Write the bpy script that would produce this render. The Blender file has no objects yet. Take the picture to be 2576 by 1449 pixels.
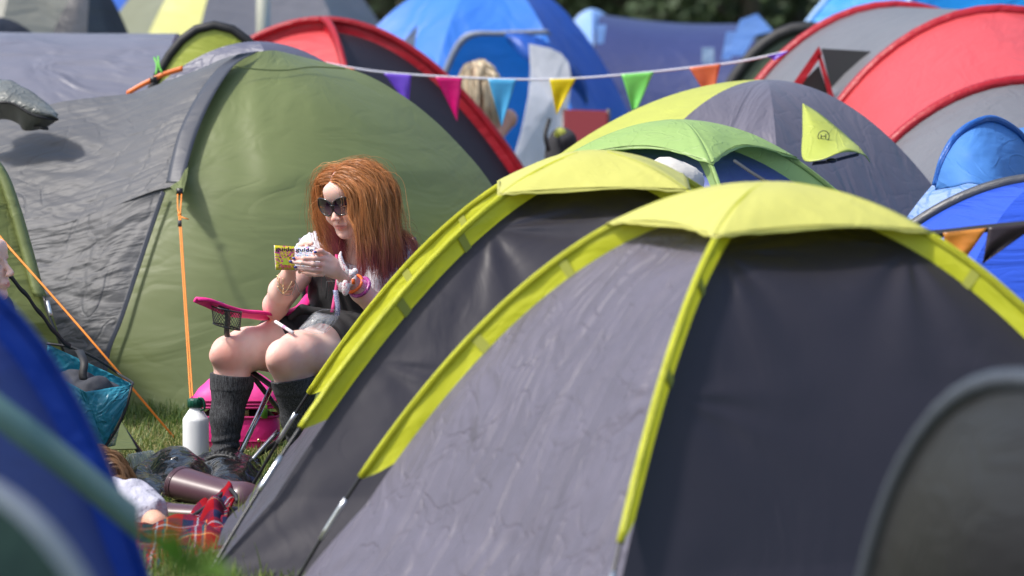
import bpy, math, random
import numpy as np
from mathutils import Vector
R = math.radians
random.seed(7); RNG = np.random.default_rng(11)
SC = bpy.context.scene
COL = SC.collection

# ---------------------------------------------------------------- camera
CAM_H = 1.65; FOCAL = 150.0; FPX = FOCAL/36.0*2576; PITCH = math.atan(724.5/FPX)
cam = bpy.data.cameras.new('camera'); camo = bpy.data.objects.new('camera', cam); COL.objects.link(camo)
camo.location = (0, 0, CAM_H); camo.rotation_euler = (R(90)-PITCH, 0, 0)
cam.lens = FOCAL; cam.sensor_width = 36; cam.clip_start = .1; cam.clip_end = 400
cam.dof.use_dof = True; cam.dof.focus_distance = 14.95; cam.dof.aperture_fstop = 3.3
SC.camera = camo
# ---------------------------------------------------------------- world, sun
SUN = Vector((-0.56, -0.20, 0.80)).normalized()
SUN_EL = math.asin(SUN.z); SUN_AZ = math.atan2(SUN.x, SUN.y)
w = bpy.data.worlds.new('World'); SC.world = w; w.use_nodes = True
nt = w.node_tree; bg = nt.nodes['Background']
sky = nt.nodes.new('ShaderNodeTexSky'); sky.sky_type = 'NISHITA'; sky.sun_disc = False
sky.sun_elevation = SUN_EL; sky.sun_rotation = SUN_AZ; sky.air_density = 1.2; sky.dust_density = 3.0; sky.ozone_density = 1.0
nt.links.new(sky.outputs[0], bg.inputs[0]); bg.inputs[1].default_value = 0.15
sl = bpy.data.lights.new('sun', 'SUN'); sl.energy = 2.9; sl.angle = R(5); sl.color = (1, .955, .9)
so = bpy.data.objects.new('sun', sl); COL.objects.link(so)
so.rotation_euler = SUN.to_track_quat('Z', 'Y').to_euler(); so.location = (-6, 10, 12)
SC.view_settings.view_transform = 'Standard'; SC.view_settings.look = 'None'
SC.view_settings.exposure = 0.58; SC.view_settings.gamma = 1
SC.cycles.max_bounces = 8; SC.cycles.transparent_max_bounces = 16
SC.cycles.use_denoising = True

# ---------------------------------------------------------------- placing: a pixel of the 2576x1449 view at a distance
CP, SP = math.cos(PITCH), math.sin(PITCH)
def P(px, py, Y):
    a = (px-1288)/FPX; b = (724.5-py)/FPX
    d = np.array([a, CP+b*SP, -SP+b*CP]); k = Y/d[1]
    return np.array([d[0]*k, Y, CAM_H+d[2]*k])
def PX(px, Y): return P(px, 724, Y)[0]
def PZ(py, Y): return P(1288, py, Y)[2]
def S(Y): return FPX/Y

# ---------------------------------------------------------------- mesh helpers
def tag(o, label=None, cat=None, group=None, kind=None):
    if label: o['label'] = label
    if cat: o['category'] = cat
    if group: o['group'] = group
    if kind: o['kind'] = kind
    return o
def mk(name, v, f, mat=None, parent=None, uv=None, smooth=True, vcol=None):
    me = bpy.data.meshes.new(name)
    v = np.asarray(v, dtype=np.float32)
    if isinstance(f, np.ndarray) and f.ndim == 2:
        n, k = f.shape
        me.vertices.add(len(v)); me.vertices.foreach_set('co', v.ravel())
        me.loops.add(n*k); me.loops.foreach_set('vertex_index', f.astype(np.int32).ravel())
        me.polygons.add(n); me.polygons.foreach_set('loop_start', np.arange(0, n*k, k, dtype=np.int32))
        try: me.polygons.foreach_set('loop_total', np.full(n, k, dtype=np.int32))
        except Exception: pass
        me.update(calc_edges=True)
    else:
        me.from_pydata(v.tolist(), [], [list(map(int, q)) for q in f]); me.update()
    me.validate()
    if smooth: me.polygons.foreach_set('use_smooth', np.ones(len(me.polygons), dtype=bool))
    if uv is not None:
        ul = me.uv_layers.new(name='UVMap'); li = np.empty(len(me.loops), dtype=np.int32); me.loops.foreach_get('vertex_index', li)
        ul.data.foreach_set('uv', np.asarray(uv, dtype=np.float32)[li].ravel())
    if vcol is not None:
        ca = me.color_attributes.new('tint', 'FLOAT_COLOR', 'POINT')
        c = np.ones((len(v), 4), dtype=np.float32); c[:, :3] = vcol; ca.data.foreach_set('color', c.ravel())
    if mat is not None:
        for m in (mat if isinstance(mat, (list, tuple)) else [mat]): me.materials.append(m)
    o = bpy.data.objects.new(name, me); COL.objects.link(o)
    if parent is not None:
        o.parent = parent; o.matrix_parent_inverse = parent.matrix_basis.inverted()
    return o
def empty(name, loc, label=None, cat=None, group=None):
    e = bpy.data.objects.new(name, None); e.location = loc; e.empty_display_size = .1; COL.objects.link(e)
    e.matrix_basis = e.matrix_basis.Translation(Vector(loc)) if False else e.matrix_basis
    return tag(e, label, cat, group)
def un(a): return a/(np.linalg.norm(a)+1e-12)
class MB:
    """collects shapes of ONE mesh"""
    def __init__(s): s.v = []; s.f = []; s.uv = []; s.n = 0
    def add(s, v, f, uv=None):
        v = np.asarray(v, float).reshape(-1, 3); s.v.append(v); s.f += [[int(i)+s.n for i in q] for q in f]
        s.uv.append(np.asarray(uv, float) if uv is not None else v[:, :2]); s.n += len(v); return s
    def grid(s, pts, uv=None, closeu=False):
        nu, nv = pts.shape[:2]; f = []
        for i in range(nu-(0 if closeu else 1)):
            i2 = (i+1) % nu
            for j in range(nv-1): f.append((i*nv+j, i2*nv+j, i2*nv+j+1, i*nv+j+1))
        return s.add(pts.reshape(-1, 3), f, None if uv is None else uv.reshape(-1, 2))
    def tube(s, path, r, n=8, cap=True):
        path = np.asarray(path, float); m = len(path); r = np.broadcast_to(np.asarray(r, float), (m,))
        T = np.gradient(path, axis=0); T /= np.linalg.norm(T, axis=1, keepdims=True)+1e-12
        a = np.array([0, 0, 1.]) if abs(T[0][2]) < .9 else np.array([1., 0, 0])
        N = np.cross(T[0], a); N /= np.linalg.norm(N); pts = np.zeros((m, n, 3)); ang = np.linspace(0, 2*np.pi, n, endpoint=False)
        for i in range(m):
            N = N-T[i]*np.dot(N, T[i]); N /= np.linalg.norm(N)+1e-12; B = np.cross(T[i], N)
            pts[i] = path[i]+r[i]*(np.cos(ang)[:, None]*N+np.sin(ang)[:, None]*B)
        f = []
        for i in range(m-1):
            for j in range(n): j2 = (j+1) % n; f.append((i*n+j, i*n+j2, (i+1)*n+j2, (i+1)*n+j))
        if cap: f.append(list(range(n))[::-1]); f.append([(m-1)*n+j for j in range(n)])
        L = np.concatenate([[0], np.cumsum(np.linalg.norm(np.diff(path, axis=0), axis=1))])
        uv = np.stack(np.broadcast_arrays(ang[None, :]/6.28, L[:, None]), -1).reshape(-1, 2)
        return s.add(pts.reshape(-1, 3), f, uv)
    def box(s, c, size, rot=None, bev=0.0):
        c = np.asarray(c, float); h = np.asarray(size, float)/2
        v = np.array([[x, y, z] for x in (-1, 1) for y in (-1, 1) for z in (-1, 1)])*h
        if rot is not None: v = v@np.asarray(rot).T
        return s.add(v+c, [(0, 1, 3, 2), (4, 6, 7, 5), (0, 4, 5, 1), (2, 3, 7, 6), (0, 2, 6, 4), (1, 5, 7, 3)])
    def ell(s, c, r, rot=None, nu=16, nv=10):
        th = np.linspace(0, 2*np.pi, nu, endpoint=False); ph = np.linspace(0.02, np.pi-.02, nv)
        p = np.stack([np.cos(th)[:, None]*np.sin(ph), np.sin(th)[:, None]*np.sin(ph), np.broadcast_to(np.cos(ph), (nu, nv))], -1)*np.asarray(r, float)
        if rot is not None: p = p@np.asarray(rot).T
        return s.grid(p+np.asarray(c, float), closeu=True)
    def build(s, name, mat, parent=None, smooth=True, thick=0, label=None):
        o = mk(name, np.concatenate(s.v), s.f, mat, parent, np.concatenate(s.uv), smooth)
        if thick: solid(o, thick)
        if label: o['label'] = label
        return o
def solid(o, t):
    m = o.modifiers.new('thick', 'SOLIDIFY'); m.thickness = t; m.offset = 0; return o
def cr(pts, n=40):
    """Catmull-Rom curve through the points, n samples evenly by length"""
    p = np.asarray(pts, float)
    if len(p) == 2: return p[0]+(p[1]-p[0])*np.linspace(0, 1, n)[:, None]
    q = np.vstack([2*p[0]-p[1], p, 2*p[-1]-p[-2]]); out = []
    for i in range(1, len(q)-2):
        t = np.linspace(0, 1, 24, endpoint=False)[:, None]; a, b, c, d = q[i-1], q[i], q[i+1], q[i+2]
        out.append(.5*((2*b)+(c-a)*t+(2*a-5*b+4*c-d)*t*t+(3*b-a-3*c+d)*t**3))
    out = np.vstack(out+[p[-1:]]); L = np.concatenate([[0], np.cumsum(np.linalg.norm(np.diff(out, axis=0), axis=1))])
    tt = np.linspace(0, L[-1], n); return np.stack([np.interp(tt, L, out[:, k]) for k in range(out.shape[1])], 1)
def cpx(pts, n=40): return cr([P(*q) for q in pts], n)
def coons(top, bot, left, right, bulge=None, wr=0):
    """top,bot: nu points left->right; left,right: nv points top->bottom"""
    nu, nv = len(top), len(left); u = np.linspace(0, 1, nu)[:, None, None]; v = np.linspace(0, 1, nv)[None, :, None]
    A = (1-v)*top[:, None]+v*bot[:, None]; B = (1-u)*left[None]+u*right[None]
    C = (1-u)*(1-v)*top[0]+u*(1-v)*top[-1]+(1-u)*v*bot[0]+u*v*bot[-1]
    p = A+B-C
    if bulge is not None: p = p+np.sin(np.pi*u)*np.sin(np.pi*np.clip(v*1.0, 0, 1))*np.asarray(bulge)
    W = np.linalg.norm(bot[-1]-bot[0])*.5+np.linalg.norm(top[-1]-top[0])*.5; Hh = np.linalg.norm(np.diff(left, axis=0), axis=1).sum()
    uv = np.stack(np.broadcast_arrays(u[..., 0]*W, v[..., 0]*Hh), -1)
    return p, uv
def hnoise(p, seed=0, octs=4, lac=2.1, gain=.5):
    """cheap smooth pseudo-noise of points (…,3) -> (…)"""
    r = np.random.default_rng(seed); out = 0; a = 1; f = 1
    for _ in range(octs):
        acc = 0
        for k in range(4):
            d = r.normal(size=p.shape[-1]); d /= np.linalg.norm(d); acc = acc+np.sin((p@d)*f*r.uniform(.8, 1.3)*2+r.uniform(0, 6.28)+1.3*np.sin((p@np.roll(d, 1))*f*1.7+r.uniform(0, 6)))
        out = out+a*acc/4; a *= gain; f *= lac
    return out
def gnormal(p):
    du = np.gradient(p, axis=0); dv = np.gradient(p, axis=1); n = np.cross(du, dv); return n/(np.linalg.norm(n, axis=-1, keepdims=True)+1e-9)

# ---------------------------------------------------------------- materials
def newmat(name):
    m = bpy.data.materials.new(name); m.use_nodes = True; n = m.node_tree.nodes; l = m.node_tree.links
    return m, n, l, n['Principled BSDF'], n['Material Output']
def N(n, t, **kw):
    x = n.new(t)
    for k, v in kw.items():
        if k in ('I',):
            for a, b in v.items(): x.inputs[a].default_value = b
        else: setattr(x, k, v)
    return x
_mc = {}
def paint(name, col, rough=.5, metal=0, spec=.5, bump=0, bscale=60, var=.0, sub=0, coat=0):
    if name in _mc: return _mc[name]
    m, n, l, b, o = newmat(name)
    b.inputs['Base Color'].default_value = (*col, 1); b.inputs['Roughness'].default_value = rough; b.inputs['Metallic'].default_value = metal
    b.inputs['Specular IOR Level'].default_value = spec; b.inputs['Coat Weight'].default_value = coat
    if sub: b.inputs['Subsurface Weight'].default_value = sub; b.inputs['Subsurface Radius'].default_value = (.02, .008, .004); b.inputs['Subsurface Scale'].default_value = .6
    tc = N(n, 'ShaderNodeTexCoord')
    if var:
        t = N(n, 'ShaderNodeTexNoise', I={'Scale': bscale*.25, 'Detail': 4}); l.new(tc.outputs['Object'], t.inputs['Vector'])
        hs = N(n, 'ShaderNodeHueSaturation', I={'Color': (*col, 1)}); mr = N(n, 'ShaderNodeMapRange', I={'From Min': .3, 'From Max': .7, 'To Min': 1-var, 'To Max': 1+var})
        l.new(t.outputs[0], mr.inputs[0]); l.new(mr.outputs[0], hs.inputs['Value']); l.new(hs.outputs[0], b.inputs['Base Color'])
    if bump:
        t = N(n, 'ShaderNodeTexNoise', I={'Scale': bscale, 'Detail': 5}); l.new(tc.outputs['Object'], t.inputs['Vector'])
        bp = N(n, 'ShaderNodeBump', I={'Strength': 1, 'Distance': bump}); l.new(t.outputs[0], bp.inputs['Height']); l.new(bp.outputs[0], b.inputs['Normal'])
    _mc[name] = m; return m
def fabric(name, col, trans=.3, rough=.42, folds=.004, fscale=(2.2, 6), crease=.0015, cscale=7, var=.07, sheen=0, spec=.5, ang=0, tcol=None):
    """thin tent cloth: light passes through; stretched tension folds + sharp creases; coordinates are UV in metres"""
    if name in _mc: return _mc[name]
    m, n, l, b, o = newmat(name)
    tc = N(n, 'ShaderNodeTexCoord'); mp = N(n, 'ShaderNodeMapping'); mp.inputs['Scale'].default_value = (fscale[0], fscale[1], 1); mp.inputs['Rotation'].default_value = (0, 0, R(ang))
    l.new(tc.outputs['UV'], mp.inputs[0])
    w0 = N(n, 'ShaderNodeTexNoise', I={'Scale': 1.4, 'Detail': 2}); l.new(tc.outputs['UV'], w0.inputs['Vector'])
    vm = N(n, 'ShaderNodeVectorMath', operation='MULTIPLY_ADD'); vm.inputs[1].default_value = (1.2, 1.2, 1.2); l.new(w0.outputs['Color'], vm.inputs[0]); l.new(mp.outputs[0], vm.inputs[2])
    f1 = N(n, 'ShaderNodeTexNoise', I={'Scale': 1, 'Detail': 3.5, 'Roughness': .55, 'Distortion': .6}); l.new(vm.outputs[0], f1.inputs['Vector'])
    c1 = N(n, 'ShaderNodeTexNoise', I={'Scale': cscale, 'Detail': 2, 'Roughness': .5, 'Distortion': .7}); l.new(tc.outputs['UV'], c1.inputs['Vector'])
    a1 = N(n, 'ShaderNodeMath', operation='SUBTRACT'); a1.inputs[1].default_value = .5; l.new(c1.outputs[0], a1.inputs[0])
    a2 = N(n, 'ShaderNodeMath', operation='ABSOLUTE'); l.new(a1.outputs[0], a2.inputs[0])
    a3 = N(n, 'ShaderNodeMapRange', I={'From Min': 0, 'From Max': .05, 'To Min': 1, 'To Max': 0}); l.new(a2.outputs[0], a3.inputs[0])
    b1 = N(n, 'ShaderNodeBump', I={'Strength': 1, 'Distance': folds*4}); l.new(f1.outputs[0], b1.inputs['Height'])
    b2 = N(n, 'ShaderNodeBump', I={'Strength': .8, 'Distance': crease}); l.new(a3.outputs[0], b2.inputs['Height']); l.new(b1.outputs[0], b2.inputs['Normal'])
    b.inputs['Roughness'].default_value = rough; b.inputs['Specular IOR Level'].default_value = spec; b.inputs['Sheen Weight'].default_value = sheen
    l.new(b2.outputs[0], b.inputs['Normal'])
    v1 = N(n, 'ShaderNodeTexNoise', I={'Scale': 2.5, 'Detail': 5, 'Roughness': .65}); l.new(tc.outputs['UV'], v1.inputs['Vector'])
    mr = N(n, 'ShaderNodeMapRange', I={'From Min': .3, 'From Max': .7, 'To Min': 1-var, 'To Max': 1+var}); l.new(v1.outputs[0], mr.inputs[0])
    hs = N(n, 'ShaderNodeHueSaturation', I={'Color': (*col, 1)}); l.new(mr.outputs[0], hs.inputs['Value']); l.new(hs.outputs[0], b.inputs['Base Color'])
    tr = N(n, 'ShaderNodeBsdfTranslucent'); l.new(b2.outputs[0], tr.inputs['Normal'])
    if tcol: tr.inputs[0].default_value = (*tcol, 1)
    else: l.new(hs.outputs[0], tr.inputs[0])
    mx = N(n, 'ShaderNodeMixShader', I={0: trans}); l.new(b.outputs[0], mx.inputs[1]); l.new(tr.outputs[0], mx.inputs[2]); l.new(mx.outputs[0], o.inputs[0])
    _mc[name] = m; return m
# ================================================================ tents
YEL = fabric('yellow_ripstop', (.70, .69, .19), trans=.38, folds=.0025, fscale=(5, 3), crease=.0006, var=.03)
YELW = fabric('yellow_sleeve', (.60, .62, .03), trans=.30, folds=.002, fscale=(9, 5), crease=.0006, var=.03)
DGREY = fabric('charcoal_fly', (.018, .016, .025), trans=.10, rough=.48, folds=.0025, fscale=(2.2, 1.6), crease=.0002, cscale=4, var=.06)
LITGREY = fabric('sunlit_grey_fly', (.112, .104, .142), trans=.12, rough=.54, folds=.014, fscale=(6.5, 1.5), crease=.0028, cscale=6, var=.14, spec=.5)  # sunlit side of the charcoal fly, its brightness painted as lighter cloth
MGREY3 = fabric('sidelit_grey_fly', (.060, .056, .076), trans=.12, rough=.4, folds=.007, fscale=(8, 1.5), crease=.0030, cscale=6, var=.1)  # left side of the second charcoal fly, sunlight painted in as lighter grey
MGREY4 = fabric('mauve_grey_taut', (.125, .118, .155), trans=.12, rough=.36, folds=.007, fscale=(7, 1.6), crease=.0012, cscale=6, var=.06)
GREY = fabric('grey_nylon', (.098, .10, .107), trans=.12, rough=.55, folds=.006, fscale=(1.8, 13), crease=.0030, cscale=4.5, var=.08, ang=8)
OLIVE = fabric('olive_nylon', (.172, .21, .078), trans=.25, rough=.45, folds=.0035, fscale=(2.5, 4), crease=.0010, cscale=3.0, var=.06, ang=-25)
OLIVE2 = fabric('light_olive', (.20, .24, .09), trans=.25, rough=.45, folds=.003, crease=.0008)
BAND = fabric('slate_and_shaded_band', (.055, .060, .075), trans=.05, folds=.0015, crease=.0004)  # slate cloth; on the olive tent's arch it paints shade
BLUE = fabric('royal_blue', (.02, .085, .52), trans=.28, folds=.004, fscale=(1.5, 9), crease=.0008)
SKYB = fabric('sky_blue', (.08, .30, .86), trans=.30, folds=.006, crease=.0005)
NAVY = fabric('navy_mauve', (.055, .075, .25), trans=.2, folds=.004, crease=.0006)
LIME = fabric('lime_green', (.40, .58, .20), trans=.38, folds=.0025, crease=.0016, cscale=9, var=.04)
LIMEY = fabric('lime_yellow', (.58, .62, .12), trans=.36, folds=.003, crease=.0006)
RED = fabric('red_fly', (.42, .010, .022), trans=.22, folds=.004, crease=.0004)
REDP = fabric('coral_red_fly', (.80, .10, .11), trans=.36, folds=.006, crease=.0004)
BLK = paint('black_cloth', (.012, .012, .014), .6)
BLKP = paint('black_pole', (.015, .015, .017), .35)
STEEL = paint('ferrule_steel', (.62, .64, .66), .3, metal=.9)
ORNG = paint('orange_cord', (.85, .26, .03), .55)
ELAST = paint('grey_cord', (.06, .06, .07), .6)

def dome(name, label, apex, legs, mats, h=None, p=2.0, standoff=.0, cap=None, sleeve=None, group=None, sag=.02, cat='tent', polemat=None, poler=.006, n=22, tens=0, hem=None, side_sag=0):
    """poles from the apex to every leg; cloth panels between neighbouring poles"""
    ax, ay = apex[0], apex[1]; h = h if h else apex[2]
    root = empty(name, (ax, ay, 0), label, cat, group); k = len(legs)
    rr = np.linspace(0, 1, n*2+1)
    legs = [np.array(q, float) for q in legs]; ps = [p]*k if np.isscalar(p) else p
    def pole(i, r):
        r = np.asarray(r, float); d = legs[i % k]
        return np.stack([ax+d[0]*r, ay+d[1]*r, h*(1-r**ps[i % k])], -1)
    def body(i, r):
        q = pole(i, r); d = legs[i % k]; L = np.linalg.norm(d); slope = h*ps[i % k]*np.asarray(r)**(ps[i % k]-1)/L
        nn = np.stack([d[0]/L*slope, d[1]/L*slope, np.ones_like(slope)], -1); nn /= np.linalg.norm(nn, axis=-1, keepdims=True)
        off = standoff*np.minimum(1, (1-np.asarray(r))/.14); return q-nn*off[..., None]
    root['_k'] = 0; del root['_k']
    for i in range(k):
        m = mats[i % len(mats)]
        if m is None: continue
        A, B = body(i, rr), body(i+1, rr); u = np.linspace(0, 1, n+1)[:, None, None]
        g = A[None]*(1-u)+B[None]*u
        c = np.array([ax, ay, 0]); out = (g-c); out[..., 2] = 0; out /= np.linalg.norm(out, axis=-1, keepdims=True)+1e-6
        v = rr[None, :, None]
        g = g-out*sag*np.sin(np.pi*u)*np.sin(np.pi*np.minimum(v*1.0, 1))
        g[..., 2] = np.maximum(g[..., 2], .0)
        g[..., 2] += .05*np.sin(np.pi*u[..., 0])**2*np.clip((v[..., 0]-.93)/.07, 0, 1)
        W = np.linalg.norm(B-A, axis=-1); Lr = np.concatenate([[0], np.cumsum(np.linalg.norm(np.diff(A, axis=0), axis=1))])
        if tens:
            X_ = (u[..., 0]-.5)*W[None, :]; Y_ = np.broadcast_to(Lr[None], X_.shape); dsp = 0
            for q, (uc, rc_, L_, f_) in enumerate(((0, .30, .50, 9), (1, .30, .50, 9), (0, 1, .55, 12), (1, 1, .55, 12), (0, .62, .30, 8), (1, .62, .30, 8))):
                jc = int(rc_*(len(rr)-1)); cx_ = (uc-.5)*W[jc]; cy_ = Lr[jc]; dx_ = (X_-cx_)*(1 if uc == 0 else -1); dy_ = Y_-cy_; an_ = np.arctan2(dy_, dx_+1e-6); dd_ = np.sqrt(dx_**2+dy_**2)
                dsp = dsp+np.sin(an_*f_+1.7*np.sin(an_*3.1+i+q)+q*2+i)*np.exp(-(dd_/L_)**2)*np.clip(dd_/.12, 0, 1)
            g = g+out*(tens*dsp*np.clip(np.minimum(u[..., 0], 1-u[..., 0])*9, 0, 1))[..., None]
        uv = np.stack([(u[..., 0]-.5)*W[None, :], np.broadcast_to(Lr[None], (n+1, len(rr)))], -1)+i*3.7
        MB().grid(g, uv).build('panel', m, root)
    if cap:
        r0, cm, scal, lift = cap; mb = MB(); rc = np.linspace(0, 1, 20)
        for i in range(k):
            u = np.linspace(0, 1, 25)[:, None]
            rmax = r0*(1-scal*np.sin(np.pi*u)); R_ = rmax*rc[None]
            d = legs[i]*(1-u[..., None])+legs[(i+1) % k]*u[..., None]; pe = ps[i]
            A = pole(i, R_); B = pole(i+1, R_); g = A*(1-u[..., None])+B*u[..., None]
            ed_ = np.minimum(u, 1-u); g[..., 2] += lift+.012*np.sin(np.pi*u)*rc[None]+(.0065*np.sin(u*np.pi*15+i)*np.exp(-ed_/.13)+.004*np.sin(u*9+rc[None]*7+i))*rc[None]**1.5*np.clip(ed_*25, 0, 1)
            g[..., :2] = g[..., :2]+(g[..., :2]-np.array([ax, ay]))*.01
            W = np.linalg.norm(B-A, axis=-1)
            uv = np.stack([(u-.5)*W, R_*np.linalg.norm(legs[i])], -1)+i*2.3
            mb.grid(g, uv)
        cp_ = mb.build('top_cap', cm, root, thick=.0025); hm = MB()
        for i in range(k):
            u = np.linspace(0, 1, 40)[:, None]; R_ = r0*(1-scal*np.sin(np.pi*u))*.975; g = pole(i, R_[:, 0])*(1-u)+pole(i+1, R_[:, 0])*u; g[:, 2] += lift+.0035+.012*np.sin(np.pi*u[:, 0]); g[:, :2] += (g[:, :2]-np.array([ax, ay]))*.01; hm.tube(g, .0016, 4)
        hm.build('hem', cm, cp_)
    if sleeve:
        ra, rbs, sm, tabs = sleeve; rbs = [rbs]*k if np.isscalar(rbs) else rbs
        for i in range(k):
            a = ra; rb = rbs[i]; r = np.linspace(a, rb, 40); A = pole(i, r); B = body(i, r); dv = B-A
            d = legs[i]/np.linalg.norm(legs[i]); side = np.array([-d[1], d[0], 0])
            cut = np.clip((r-(rb-.035))/.035, 0, 1); dv = dv*(1-.85*cut)[:, None]
            t = np.linspace(0, 1, 5)[:, None, None]; g = A[None]+dv[None]*t*1.02
            Lr = np.concatenate([[0], np.cumsum(np.linalg.norm(np.diff(A, axis=0), axis=1))])
            wob = (.003*np.sin(Lr*17+i)+.0015*np.sin(Lr*43+2*i)); g = g+side*(wob[None, :, None]*np.sin(np.pi*t))
            uv = np.stack(np.broadcast_arrays(t[..., 0]*.08, Lr[None]), -1)+i
            mb = MB().grid(g, uv).tube(pole(i, np.linspace(a, rb, 50)), poler*1.9, 8)
            so_ = mb.build('pole_sleeve', sm, root)
            for rt in tabs:
                rs = np.linspace(rt-.008, rt+.008, 4); A2 = pole(i, rs); B2 = body(i, rs); dv2 = B2-A2; tb = MB()
                for sg in (-1, 1): tb.grid(A2[None]+dv2[None]*t*1.03+side*.004*sg, np.stack(np.broadcast_arrays(t[..., 0], rs[None]), -1))
                tb.build('webbing_loop', TABM, so_)
    pm = polemat or BLKP
    if polemat or standoff:
        for i in range(k):
            st = (sleeve[1] if np.isscalar(sleeve[1]) else sleeve[1][i]) if sleeve else 0
            pth = pole(i, np.linspace(max(0, st-.01), 1, 40 if not sleeve else 16)); po = MB().tube(pth, poler, 8).build('pole', pm, root)
            if sleeve:
                a_ = (1-st)*.20+st; MB().tube(pole(i, np.linspace(a_, a_+.055, 5)), poler*1.45, 10).build('ferrule', STEEL, po)
    return root, pole, body
TABM = paint('olive_webbing', (.32, .34, .05), .6)

def arch(a, b, h, e=2.2, n=41, top=None):
    """half superellipse hoop from ground point a to ground point b"""
    a = np.array([*a, 0.]); b = np.array([*b, 0.]); th = np.linspace(np.pi, 0, n); c = np.cos(th); s = np.sin(th)
    x = np.sign(c)*np.abs(c)**(2/e); z = np.abs(s)**(2/e)
    q = (a+b)/2+(b-a)/2*x[:, None]; q[:, 2] = h*z
    q = cr(q, n); return q
def tunnel(name, label, arches, mats, ends=(None, None), poles=None, poler=.012, group=None, cat='tent', sag=.03, nseg=12, hang=0):
    c = arches[0].mean(0); root = empty(name, (c[0], c[1], 0), label, cat, group)
    for i in range(len(arches)-1):
        A, B = arches[i], arches[i+1]; t = np.linspace(0, 1, nseg+1)[:, None, None]; g = A[None]*(1-t)+B[None]*t
        g[..., 2] -= (sag*np.sin(np.pi*t))[..., 0]*np.clip(g[..., 2]/.5, 0, 1)
        La = np.concatenate([[0], np.cumsum(np.linalg.norm(np.diff(A, axis=0), axis=1))]); D = np.linalg.norm(B.mean(0)-A.mean(0))
        MB().grid(g, np.stack(np.broadcast_arrays(t[..., 0]*D, La[None]), -1)+i*2.1).build('panel', mats[i % len(mats)], root)
    for j, m in enumerate(ends):
        if m is None: continue
        A = arches[0] if j == 0 else arches[-1]; nxt = arches[1] if j == 0 else arches[-2]
        n2 = len(A)//2; L = A[:n2+1]; Rr = A[::-1][:n2+1]; t = np.linspace(0, 1, 21)[:, None, None]; g = L[None]*(1-t)+Rr[None]*t
        out = (A.mean(0)-nxt.mean(0)); out[2] = 0; out /= np.linalg.norm(out)+1e-9
        hh = A[:, 2].max(); g = g+out*(.12*np.sin(np.pi*t)*np.clip(g[..., 2:3]/hh, 0, 1)*np.clip((hh-g[..., 2:3])/hh*4, 0, 1))
        MB().grid(g, np.stack([g[..., 0]+g[..., 1], g[..., 2]], -1)).build('end_panel', m, root)
    if poles:
        for A, pm in zip(arches, poles if isinstance(poles, list) else [poles]*len(arches)):
            if pm is not None: MB().tube(A+np.array([0, 0, .004]), poler, 8).build('pole_sleeve', pm, root)
    return root

# ---- nearest yellow-capped tent (right, fills the lower right)
ax1 = (PX(1935, 11.2), 11.2)
T1, p1, b1 = dome('dome_tent', 'nearest charcoal dome tent, sunlit side painted mauve-grey, with pale yellow top cap, filling the lower right', (*ax1, 1.165),
    [(-1.30, .55), (-.50, -1.25), (1.25, -.55), (.56, 1.25)], [LITGREY, DGREY, DGREY, LITGREY], standoff=.057,
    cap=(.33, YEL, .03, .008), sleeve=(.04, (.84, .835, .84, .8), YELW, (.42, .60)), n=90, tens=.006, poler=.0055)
# ---- second yellow-capped tent beside the girl
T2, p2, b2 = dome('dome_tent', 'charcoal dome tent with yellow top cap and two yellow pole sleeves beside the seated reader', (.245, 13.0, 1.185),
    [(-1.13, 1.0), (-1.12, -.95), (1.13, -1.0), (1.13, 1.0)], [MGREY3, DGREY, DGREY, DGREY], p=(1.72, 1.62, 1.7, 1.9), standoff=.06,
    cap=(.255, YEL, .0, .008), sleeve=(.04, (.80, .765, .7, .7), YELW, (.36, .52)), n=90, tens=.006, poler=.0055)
def seam_arc(parent, bd, i, r0, mat, r1=None, u0=0, u1=1, off=.003, name='seam', rad=.0022, bow=0):
    u = np.linspace(u0, u1, 60); rr_ = np.full(60, r0) if r1 is None else np.linspace(r0, r1, 60); rr_ = rr_-bow*np.sin(np.pi*np.linspace(0, 1, 60)); A = bd(i, rr_); B = bd(i+1, rr_); q = A*(1-u[:, None])+B*u[:, None]; q[:, 1] -= off; q[:, 2] += off
    return MB().tube(q, rad, 5).build(name, mat, parent)

# ---- lime and blue tent
BLUP = fabric('dusk_blue', (.085, .12, .36), trans=.18, folds=.002, crease=.0012, cscale=8)
T3, p3, b3 = dome('dome_tent', 'dusky blue dome tent with lime green scalloped top cap and lime pole sleeves', (PX(1705, 16), 16, 1.19),
    [(-1.25, -.3), (.3, -1.25), (1.27, .2), (-.3, 1.25)], [BLUP], standoff=.07,
    cap=(.36, LIME, .16, .012), sleeve=(.04, .80, LIME, (.55,)), n=20, poler=.0055)
u = np.linspace(.10, .90, 30); A, B = b3(0, np.full(30, .30)), b3(1, np.full(30, .30)); C_, D_ = b3(0, np.full(30, .44)), b3(1, np.full(30, .44)); tpw = A*(1-u[:, None])+B*u[:, None]; btw = C_*(1-u[:, None])+D_*u[:, None]; t = np.linspace(0, 1, 6)[:, None, None]; g = tpw[None]*(1-t)+btw[None]*t; g[..., 1] -= .012; g[..., 2] += .008
MB().grid(g, np.stack([g[..., 0], g[..., 2]], -1)).build('mesh_window', fabric('mesh_window', (.10, .14, .15), trans=.2, rough=.2, folds=.002), T3)
MB().tube(cpx([(1848, 405, 14.6), (1900, 440, 14.2), (1960, 475, 13.9), (2010, 510, 13.7)], 16), .006, 6).build('guy_strap', BLK, T3)
# ---- low dark dome behind it
dome('dome_tent', 'low near-black dome tent between the red chair and the lime-sided tent', (PX(1640, 19.8), 19.8, PZ(262, 19.8)), [(-.62, -.1), (0, -.5), (.6, 0), (0, .5)], [DGREY], n=12, sag=0)
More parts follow.
